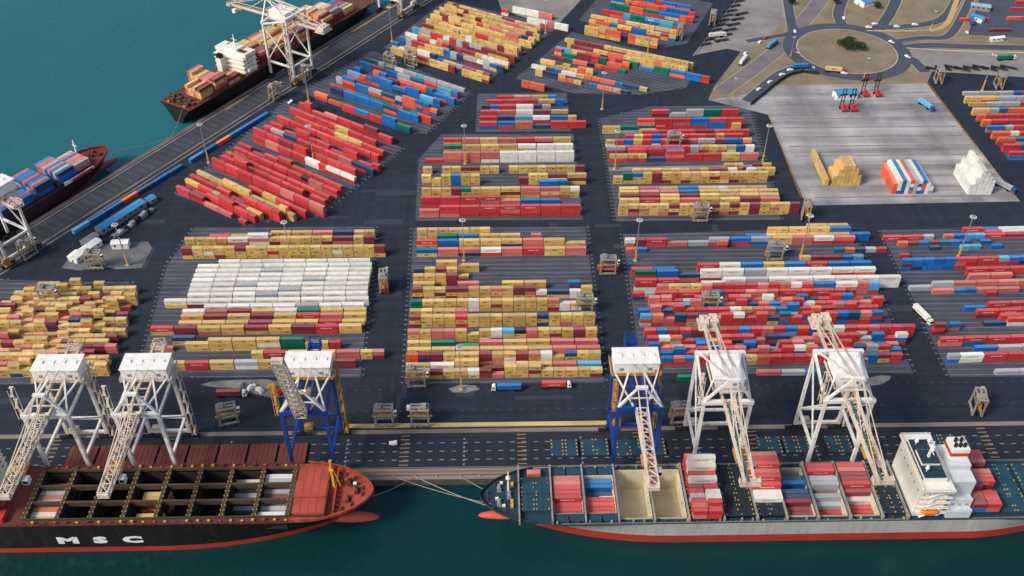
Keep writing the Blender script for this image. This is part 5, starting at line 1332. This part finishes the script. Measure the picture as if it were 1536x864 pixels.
# ------------------------------------------------------------------ reach stackers on the pad
def make_reach():
    P = empty('container_handler', (0, 0, 0))
    q = MB(); q.box(-3.6, 3.0, -1.6, 1.6, .9, 2.3); q.box(-3.8, -1.8, -1.7, 1.7, 1.2, 3.0); q.build('body', M_redp, P)
    q = MB(); q.box(-.9, 1.3, -.9, .9, 2.3, 4.2); c_ = q.build('cab', M_redp, P)
    each('window', M_glass, c_, [(1.301, 1.35, -.8, .8, 2.8, 4.0), (-.7, 1.1, -.95, -.905, 2.9, 4.0)])
    q = MB()
    for y in (-1.2, 1.2): q.bar((3.6, y, .4), (3.6, y, 15.5), .6, .45)
    for z in (1.5, 6, 10.5, 15.2): q.bar((3.6, -1.2, z), (3.6, 1.2, z), .4)
    q.build('mast', M_dark, P)
    q = MB(); q.box(4.0, 4.5, -3, 3, 9.5, 10.6); q.build('spreader', M_dark, P)
    for x, r in ((2.3, .95), (-2.5, .8)):
        for s_ in (-1, 1):
            q = MB(); q.tube((x, s_*1.75-.4, r), (x, s_*1.75+.4, r), r, r, 14); q.build('wheel', M_black, P)
    return P
r0 = make_reach(); tbl = {}
for c_ in bpy.data.objects:
    if c_.parent: tbl.setdefault(c_.parent, []).append(c_)
for i, (px, py, lab) in enumerate(((1265, 165, 'nearest left on the pad, in front of the office hut'), (1279, 165, 'second from the left on the pad, in front of the office hut'), (1297, 143, 'at the back of the pad beside the office hut'), (1316, 143, 'rightmost at the back of the pad'))):
    o = r0 if i == 0 else copy_tree(r0, None, tbl); p = G(px, py); o.location = (p.x, p.y, .04); o.rotation_euler = (0, 0, math.radians(100))
    tag(o, 'red container handler '+lab, 'container handler', 'red container handlers on the concrete pad')
# ------------------------------------------------------------------ sheds and small buildings
def shed(px0, py0, px1, py1, wd, h, mw_, mr_, lab, name='shed', gable=.9):
    a, b2 = G(px0, py0), G(px1, py1); d = b2-a; L_ = d.length; P = empty(name, (a+b2)/2+Vector((0, 0, .04)), math.atan2(d.y, d.x)); tag(P, lab, 'building')
    q = MB(); q.box(-L_/2, L_/2, -wd/2, wd/2, 0, h)
    q.add([(-L_/2, -wd/2, h), (-L_/2, wd/2, h), (-L_/2, 0, h+gable), (L_/2, -wd/2, h), (L_/2, wd/2, h), (L_/2, 0, h+gable)], [(0, 1, 2), (3, 5, 4)]); w_ = q.build('wall', mw_, P)
    q = MB()
    for s_ in (-1, 1):
        q.hexa([(-L_/2-.3, 0, h+gable), (L_/2+.3, 0, h+gable), (L_/2+.3, s_*(wd/2+.4), h-.1), (-L_/2-.3, s_*(wd/2+.4), h-.1),
                (-L_/2-.3, 0, h+gable+.15), (L_/2+.3, 0, h+gable+.15), (L_/2+.3, s_*(wd/2+.4), h+.05), (-L_/2-.3, s_*(wd/2+.4), h+.05)])
    q.build('roof', mr_, P)
    each('window', M_glass, P, [(x, x+1.1, -wd/2-.05, -wd/2-.002, h*.45, h*.8) for x in np.arange(-L_/2+1.5, L_/2-1.2, 4.2)])
    q = MB(); q.box(-L_/2-.05, -L_/2-.002, -.5, .5, 0, min(2.1, h*.8)); q.build('door', M_dark, P)
    return P
m_broof = mat('blue_sheet_roof', (64, 142, 190), .5, .06, .15, dirt=(120, 165, 190), dscale=.1, damt=.5)
shed(149, 352, 216, 309, 5.5, 4.2, M_steel, m_broof, 'long narrow shed with a pale blue roof beside the pier containers')
shed(223, 306, 232, 300, 5, 3.2, M_steel, m_broof, 'small blue-roofed hut at the upper end of the long shed')
for i in range(15):
    f = i/14; a = G(168, 360).lerp(G(226, 318), f); l_, w_, h_ = R.uniform(2.5, 5.5), R.uniform(2, 3.6), R.uniform(1.2, 3.2); q = MB()
    q.cbox(0, 0, .15, l_, w_, h_); q.cbox(l_*.15, 0, h_+.15, l_*.4, w_*.6, .5)
    for k in (-1, 1): q.cbox(k*l_*.35, 0, 0, .4, w_*.9, .15)
    o = q.build('workshop_unit', R.choice((M_steel, M_steel, M_dark, M_cream))); o.location = (a.x, a.y, .02); o.rotation_euler = (0, 0, R.uniform(.9, 1.2))
    tag(o, 'workshop unit in the long row beside the pale blue shed', 'equipment', 'workshop units beside the blue shed')
shed(110, 394, 122, 384, 6.5, 3.6, M_house, M_house, 'white shed nearest the camera on the rubble patch')
shed(124, 384, 150, 366, 5, 3.6, M_house, M_house, 'long white shed between the rubble and the blue shed')
shed(126, 370, 146, 357, 5, 3.2, M_steel, mat('grey_sheet_roof', (140, 144, 150), .6, .08, .15), 'grey-roofed shed behind the long white shed')
shed(170, 371, 195, 370, 4.5, 4.0, M_house, M_house, 'white hut standing alone above the rubble patch')
shed(1251, 147, 1282, 145, 8, 4.5, M_house, m_broof, 'blue-roofed office hut at the back of the concrete pad')
shed(1288, 8, 1304, 4, 12, 4.5, M_house, m_broof, 'blue-roofed gatehouse at the top above the roundabout')
shed(1455, 12, 1484, 16, 7, 4, M_steel, mat('pale_green_roof', (150, 178, 184), .6, .08, .15), 'pale green-roofed shed in the goods yard')
shed(1456, 28, 1474, 34, 6, 4, M_house, m_broof, 'low blue-roofed shed in the goods yard')
shed(1485, 62, 1504, 60, 3.5, 3, M_house, M_house, 'small white cabin on the verge below the goods yard')
# scrap on the dust patch and parked gear along the front of the left blocks
sc_ = [(M_house, 'white tarpaulined heap'), (M_yel, 'yellow machine'), (M_redp, 'red skip'), (M_house, 'white crate'), (M_steel, 'grey steel frame'), (M_dark, 'dark generator box')]
for i, (px, py) in enumerate(((378, 583), (408, 583), (418, 590), (390, 587), (362, 580), (432, 586))):
    p = G(px, py); m_, nm = sc_[i]; q = MB()
    q.hexa([(-2.4, -1.1, .25), (2.4, -1.1, .25), (2.4, 1.1, .25), (-2.4, 1.1, .25), (-2.0, -.9, 1.9), (2.2, -.8, 1.6), (2.2, .9, 1.7), (-2.0, .9, 2.1)]); q.box(-1.2, .4, -.7, .7, 1.7, 2.6)
    for x in (-1.8, 1.8): q.box(x-.2, x+.2, -1.15, 1.15, 0, .3)
    o = q.build(nm.split()[-1] if nm.split()[-1] != 'box' else 'generator', m_); o.location = (p.x, p.y, .03); o.rotation_euler = (0, 0, R.uniform(0, 3))
    tag(o, nm+' lying on the pale dusty patch behind the blue crane with raised boom', 'scrap')
q = MB(); q.box(-1.9, 1.9, -.9, .9, .5, 1.6); q.box(.4, 1.8, -.85, .85, 1.6, 2.2)
for x in (-1.2, 1.2): q.box(x-.4, x+.4, -1, 1, 0, .8, 1)
o = q.build('utility_van', [M_house, M_black]); p = G(590, 667); o.location = (p.x, p.y, .05); tag(o, 'small white van parked on the quay apron between the ships', 'van')
o2 = o.copy(); COL.objects.link(o2); p = G(436, 155); o2.location = (p.x, p.y, .05); o2.rotation_euler = (0, 0, .9); tag(o2, 'small white van beside the red diagonal rows', 'van')
# ------------------------------------------------------------------ perimeter fences
def fence(pts, lab, h=2.6, m=M_steel):
    g = [G(*p) for p in pts]; q = MB()
    for a, b2 in zip(g, g[1:]):
        n_ = max(1, int((b2-a).length/4))
        for i in range(n_): p = a.lerp(b2, i/n_); q.bar(p, p+Vector((0, 0, h)), .16)
        for z in (.6, 1.4, 2.2): q.bar(a+Vector((0, 0, z)), b2+Vector((0, 0, z)), .1)
    tag(q.build('fence', m), lab, 'fence')
fence([(1522, 300), (1390, 126), (1388, 122)], 'ochre-railed fence along the right edge of the concrete pad', 2.6, M_ochre)
fence([(1153, 174), (1200, 296), (1220, 306)], 'ochre-railed fence along the left edge of the concrete pad', 2.2, M_ochre)
fence([(1040, 85), (1090, 20), (1126, -25)], 'grey wire fence along the left side of the trailer park')
fence([(1430, 55), (1452, 52), (1476, -20)], 'grey wire fence along the left side of the goods yard')
q = MB()
pth = [G(*p) for p in ((1126, 158), (1146, 142), (1166, 125), (1184, 114), (1204, 109), (1228, 112))]
for a, b2 in zip(pth, pth[1:]): q.bar(a+Vector((0, 0, 1.3)), b2+Vector((0, 0, 1.3)), .5, 2.6)
tag(q.build('boundary_wall', M_dark), 'low dark boundary wall along the access road below the roundabout', 'wall')
# ------------------------------------------------------------------ trees
m_leaf = mat('dark_green_leaves', (52, 66, 40), .8, .35, .5, dirt=(28, 42, 28), dscale=.5, damt=.8)
m_bark = mat('bark', (84, 66, 50), .9, .2, .8)
def tree(px, py, r, h, lab, seed, grp='trees and bushes by the roads'):
    rr = random.Random(seed); p = G(px, py); P = empty('tree', (p.x, p.y, .1)); tag(P, lab, 'tree', grp)
    q = MB(); q.tube((0, 0, 0), (.2, .1, h*.5), .38, .24, 8)
    for k in range(5):
        a = 2*PI*k/5+rr.random(); q.tube((.2, .1, h*.4), (r*.5*_c(a), r*.5*_s(a), h*.72), .2, .08, 6)
    q.build('trunk', m_bark, P)
    q = MB(); lob = [(r*.55*_c(a), r*.55*_s(a), h*rr.uniform(.5, .75), r*rr.uniform(.38, .6)) for a in [rr.uniform(0, 2*PI) for _ in range(8)]]+[(0, 0, h*.72, r*.55)]
    for cx_, cy_, cz_, cr_ in lob:
        for _ in range(130):
            v = Vector((rr.gauss(0, 1), rr.gauss(0, 1), rr.gauss(0, 1))).normalized()*cr_*rr.uniform(.55, 1.08)
            c_ = Vector((cx_+v.x, cy_+v.y, max(.5, cz_+v.z*.8))); s_ = rr.uniform(.25, .6)
            a = Vector((rr.gauss(0, 1), rr.gauss(0, 1), rr.gauss(0, 1))).normalized(); b2 = a.orthogonal().normalized(); d = a.cross(b2)
            q.add([c_-b2*s_, c_+d*s_*.6, c_+b2*s_, c_-d*s_*.6], [(0, 1, 2, 3)])
    q.build('crown', m_leaf, P, fix=False)
tree(1264, 70, 5.5, 6.5, 'dark green bushy tree, leftmost of the clump on the roundabout', 1)
tree(1275, 74, 7.5, 8, 'largest dark green tree, in the middle of the roundabout clump', 2)
tree(1288, 75, 5.5, 6, 'dark green bushy tree, rightmost of the clump on the roundabout', 3)
tree(1272, 66, 4.5, 6, 'dark green tree at the back of the roundabout clump', 4)
for i, (px, py, lab) in enumerate(((1187, 6, 'small dark tree at the top left of the roundabout roads'), (1254, 5, 'small dark tree beside the curving road at the top'), (1316, 12, 'small dark tree on the verge behind the gatehouse'))):
    tree(px, py, 3.5, 5, lab, 10+i)
# ------------------------------------------------------------------ containers: what shows largest becomes objects, the rest one mass
W_, H_ = 1024, 576
ida = np.full((H_, W_), -1, np.int32)
def proj(P_):
    v = P_-np.array([0, 0, H]); w_ = v@np.array(FW); k = W_/1536
    return np.stack([(768+F*(v@np.array(RT))/w_)*k, (432-F*(v@np.array(UP))/w_)*k], 1), w_
def corners(c):
    ca, sa = _c(c['a']), _s(c['a']); l, w_ = c['L']/2, CW/2
    pts = [(-l, -w_), (l, -w_), (l, w_), (-l, w_)]
    b = [(c['x']+x*ca-y*sa, c['y']+x*sa+y*ca) for x, y in pts]
    return np.array([(x, y, c['z']) for x, y in b]+[(x, y, c['z']+CH-.02) for x, y in b])
order = sorted(range(len(CONT)), key=lambda i: -((CONT[i]['x'])**2+CONT[i]['y']**2+(CONT[i]['z']-H)**2))
FACES = [(0, 1, 5, 4), (1, 2, 6, 5), (2, 3, 7, 6), (3, 0, 4, 7), (4, 5, 6, 7)]
for i in order:
    c3 = corners(CONT[i]); p2, _w = proj(c3)
    if p2[:, 0].max() < 0 or p2[:, 0].min() > W_ or p2[:, 1].max() < 0 or p2[:, 1].min() > H_: continue
    for f in FACES:
        a = p2[list(f)]
        ar = 0.5*sum(a[k, 0]*a[(k+1) % 4, 1]-a[(k+1) % 4, 0]*a[k, 1] for k in range(4))
        if ar >= 0: continue                       # turned away
        x0, x1 = int(max(0, a[:, 0].min())), int(min(W_-1, a[:, 0].max()+1)); y0, y1 = int(max(0, a[:, 1].min())), int(min(H_-1, a[:, 1].max()+1))
        if x1 <= x0 or y1 <= y0: continue
        xx, yy = np.meshgrid(np.arange(x0, x1+1)+.5, np.arange(y0, y1+1)+.5)
        ok = np.ones(xx.shape, bool)
        for k in range(4):
            e0, e1 = a[k], a[(k+1) % 4]
            ok &= ((e1[0]-e0[0])*(yy-e0[1])-(e1[1]-e0[1])*(xx-e0[0])) <= 0
        ida[y0:y1+1, x0:x1+1][ok] = i
cntpx = np.bincount(ida[ida >= 0], minlength=len(CONT))
big_ = list(np.argsort(-cntpx)[:300])
BIG = set(int(i) for i in big_)
HID = [i for i in range(len(CONT)) if cntpx[i] == 0]

# paint
CMAT = {}
for k, rgb in PAINT.items():
    CMAT[k] = mat(CNAME[k].replace('-', '_')+'_container_paint', rgb, .55, .08, .35, spec=.35, dirt=tuple(int(v*.72+18) for v in rgb), dscale=.5, damt=.5, randv=.15)
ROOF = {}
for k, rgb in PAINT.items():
    ROOF[k] = tuple(int(v*.76+f*.24) for v, f in zip(rgb, (226, 216, 202)))  # roof paint lightened: chalky bleaching, with overhead skylight also put into the colour
    CMAT[k+'roof'] = mat(CNAME[k].replace('-', '_')+'_bleached_skylit_roof_paint', ROOF[k], .6, .1, .3, spec=.35, dirt=tuple(int(v*.75+14) for v in ROOF[k]), dscale=.4, damt=.5, randv=.15)
def box_parts(L_):
    """container shell: recessed side panels between corner posts and rails, door bars at one end"""
    q = MB(); l, w_ = L_/2, CW/2
    q.box(-l+.1, l-.1, -w_+.07, w_-.07, .12, CH-.07)
    for x in (-l, l-.18):
        for y in (-w_, w_-.16): q.box(x, x+.18, y, y+.16, 0, CH-.02)
    for y in (-w_, w_-.12):
        q.box(-l+.18, l-.18, y, y+.12, .0, .2); q.box(-l+.18, l-.18, y, y+.12, CH-.16, CH-.02)
    for x in (-l, l-.14): q.box(x, x+.14, -w_+.16, w_-.16, CH-.18, CH-.02); q.box(x, x+.14, -w_+.16, w_-.16, 0, .18)
    n_ = int(L_/1.02)
    for i in range(1, n_):
        x = -l+L_*i/n_
        for y in (-w_+.03, w_-.07): q.box(x-.16, x+.16, y, y+.04, .2, CH-.16)
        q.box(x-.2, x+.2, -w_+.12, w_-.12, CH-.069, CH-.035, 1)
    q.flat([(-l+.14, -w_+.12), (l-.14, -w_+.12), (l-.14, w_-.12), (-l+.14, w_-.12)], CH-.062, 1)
    for y in (-.75, -.28, .28, .75): q.box(l-.1, l-.04, y-.04, y+.04, .2, CH-.2)
    return q
MARK = {}
def marks(col):
    if col in MARK: return MARK[col]
    me = None
    if col == 'y': me = text_mesh('MSC', 1.15, 0, .03, 1.15, 1)
    elif col in 'rw': me = text_mesh('HAMBURG SÜD', .82, 0, .02, 1.1, 1)
    MARK[col] = me; return me
m_mk = dict(y=mat('dark_brown_lettering', (70, 46, 26), .7, .05, .3), r=mat('white_lettering', (238, 238, 234), .6, .04, .2), w=mat('red_lettering', (190, 44, 48), .6, .04, .2))
TEMPL = {}
def template(col, big):
    k = (col, big)
    if k in TEMPL: return TEMPL[k]
    q = box_parts(L40 if big else L20)
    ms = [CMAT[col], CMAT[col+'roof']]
    mk = marks(col)
    if mk and (col == 'y' or big):
        ms.append(m_mk[col])
        xs = [0.0]
        for sg in (-1, 1):
            for x0 in xs:
                vv = [((v.co.x*sg*-1)*(-1 if sg > 0 else 1)*-1 if False else (v.co.x if sg < 0 else -v.co.x)+x0, sg*(CW/2+.012), CH*.5+v.co.y) for v in mk.vertices]
                q.add(vv, [tuple(p.vertices) for p in mk.polygons], 2)
    o = q.build('shipping_container', ms)
    me = o.data; bpy.data.objects.remove(o)
    TEMPL[k] = me; return me

BN = dict(C='centre front block', L2='white reefer block', L1='far left block', R1='big red block', R1s='strip behind white cranes', R2='right edge block', UC='upper centre block', UM='small red upper block',
          UR='upper right block', D1='red diagonal block', D2='blue diagonal block', D3='top yellow block', D4='curved top block', D5='top orange block', FR='far right block', GY='goods yard', TL='gravel lot', PL='pier line',
          P1='yellow pad pile', P1s='yellow pad wall', P2='mixed pad pile', P3='white pad pile')
SHN = dict(SA='black ship', SB='pale ship', SC='left edge ship', SD='far black ship')
BAYN = {'SA0': 'near aft hold', 'SA0b': 'middle aft hold', 'SA0c': 'far aft hold', 'SA3': 'fourth hold', 'SA6': 'seventh hold', 'SA7': 'foremost hold',
        'SB0': 'bow hatch', 'SB1': 'first cargo bay', 'SB2': 'second cargo bay', 'SB5': 'tall deck stack', 'SB7': 'stack before navy hold', 'SB8': 'navy hold', 'SB9': 'left red-grey stack', 'SB10': 'right red stack',
        'SB12': 'far stern stack', 'SB12b': 'middle stern stack', 'SB12c': 'near stern stack'}
LV = ['bottom tier', 'second tier', 'third tier', 'fourth tier', 'fifth tier', 'sixth tier', 'seventh tier']
def clabel(c):
    b = c['block']; ln = 'long' if c['L'] > 8 else 'short'; cn = CNAME[c['col']]; t_ = 'top tier' if c['top'] else LV[min(c['tier'], 6)]
    if b in ('P1', 'P2', 'P3', 'P1s'):
        return f"{ln} {cn} container, {t_}, {ORD[c['ncol']-1]} column, {'near' if c['row'] == 0 else ORD[c['row']]+' deep'} end, {BN[b]}"
    if b in BN: return f"{ln} {cn} container, {t_}, {ORD[c['ncol']-1]} from left, {ORD[c['row']]} row, {BN[b]}"
    if b[0] == 'T': return f"{ln} {cn} container riding on "+TR[int(b[1:])][6].split(' with')[0].replace('white truck', 'the white truck').replace('blue truck', 'the blue truck').replace('red truck', 'the red truck')+(' near the bow quay' if False else '')
    if b == 'V1': return 'long red container carried by the straddle carrier at the middle crossing'
    if b == 'V2': return 'long maroon container carried by the straddle carrier beside the white reefers'
    s_ = SHN[b[:2]]; bay = BAYN.get(b, 'cargo bay '+str(b[2:]))
    if b[:2] in ('SC', 'SD'): bay = ORD[int(b[2:])]+' cargo bay'
    side = '' if c['ncol'] == 1 and c['L'] > 8 else (' left' if c['ncol'] == 1 else ' right')
    return f"{ln} {cn} container, {t_},{side} {ORD[c['row']]} row from near side, {bay}, {s_}".replace(',  ', ', ')
TLABX = {0: 'long blue container on the white truck in front of the centre block', 1: 'long red container on the white truck in front of the centre block', 2: 'long cream-white container on the truck in the lane right of the red block'}
seen = {}
for i in sorted(BIG, key=lambda i: (CONT[i]['block'], CONT[i]['row'], CONT[i]['ncol'])):
    c = CONT[i]
    o = bpy.data.objects.new('shipping_container', template(c['col'], c['L'] > 8)); COL.objects.link(o)
    o.location = (c['x'], c['y'], c['z']+.02); o.rotation_euler = (0, 0, c['a'])
    lab = clabel(c)
    if c['block'][0] == 'T' and int(c['block'][1:]) in TLABX: lab = TLABX[int(c['block'][1:])]
    if lab in seen: print('DUPLICATE LABEL', lab)
    seen[lab] = 1
    if len(lab.split()) > 16: print('LONG LABEL', lab)
    b = c['block']
    tag(o, lab, 'container', 'containers of the '+(BN.get(b) or (SHN[b[:2]] if b[:2] in SHN else 'moving vehicles')))
# the mass
m_mass = bpy.data.materials.new('container_paint'); m_mass.use_nodes = True
t = m_mass.node_tree; N = t.nodes; L = t.links; bs = N['Principled BSDF']; bs.inputs['Roughness'].default_value = .55; bs.inputs['Specular IOR Level'].default_value = .35
at_ = N.new('ShaderNodeAttribute'); at_.attribute_name = 'paint'
tc = N.new('ShaderNodeTexCoord'); n1 = N.new('ShaderNodeTexNoise'); n1.inputs['Scale'].default_value = .45; n1.inputs['Detail'].default_value = 5
L.new(tc.outputs['Object'], n1.inputs[0])
mr = N.new('ShaderNodeMapRange'); mr.inputs[1].default_value = .3; mr.inputs[2].default_value = .7; mr.inputs[3].default_value = .84; mr.inputs[4].default_value = 1.1
L.new(n1.outputs[0], mr.inputs[0])
hs_ = N.new('ShaderNodeHueSaturation'); L.new(at_.outputs['Color'], hs_.inputs['Color']); L.new(mr.outputs[0], hs_.inputs['Value']); L.new(hs_.outputs[0], bs.inputs['Base Color'])
V, Fc, C_ = [], [], []
mv = MARK.get('y') or marks('y')
mverts = np.array([v.co[:] for v in mv.vertices]); mpol = [tuple(p.vertices) for p in mv.polygons]
dk = lin((70, 46, 26))
for i, c in enumerate(CONT):
    if i in BIG: continue
    cs = corners(c); o = len(V); V += [tuple(p) for p in cs]
    jt = .015 if c['col'] in 'we' else .07
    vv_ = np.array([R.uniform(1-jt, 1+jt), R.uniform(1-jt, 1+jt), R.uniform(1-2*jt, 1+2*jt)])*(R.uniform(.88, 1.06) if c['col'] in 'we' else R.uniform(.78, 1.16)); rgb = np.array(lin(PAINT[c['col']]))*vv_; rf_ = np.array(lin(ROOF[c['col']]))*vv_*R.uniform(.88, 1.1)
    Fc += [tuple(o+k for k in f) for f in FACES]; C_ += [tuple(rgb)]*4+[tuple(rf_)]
    if c['col'] == 'y' and cntpx[i] >= 20 and R.random() < .75:
        ca, sa = _c(c['a']), _s(c['a']); o = len(V)
        dx_ = R.choice((0, 0, 0, -1.4, 1.4)) if c['L'] < 8 else R.choice((0, 0, -4, 4))
        for vx, vy, _z in mverts:
            x, y = vx+dx_, -CW/2-.012; V.append((c['x']+x*ca-y*sa, c['y']+x*sa+y*ca, c['z']+CH*.5+vy))
        Fc += [tuple(o+k for k in f) for f in mpol]; C_ += [dk]*len(mpol)
me = bpy.data.meshes.new('container_stacks'); me.from_pydata(V, [], Fc)
ca_ = me.attributes.new('paint', 'FLOAT_COLOR', 'FACE')
ca_.data.foreach_set('color', np.array([(*c, 1.0) for c in C_], np.float32).ravel())
me.materials.append(m_mass); me.update()
o = bpy.data.objects.new('container_stacks', me); COL.objects.link(o)
tag(o, 'thousands of stacked shipping containers in mixed colours filling the yard blocks', 'container stacks', None, 'stuff')
print('CONTAINERS', len(CONT), 'visible', int((cntpx > 0).sum()), 'smallest individual px', int(min(cntpx[list(BIG)])))
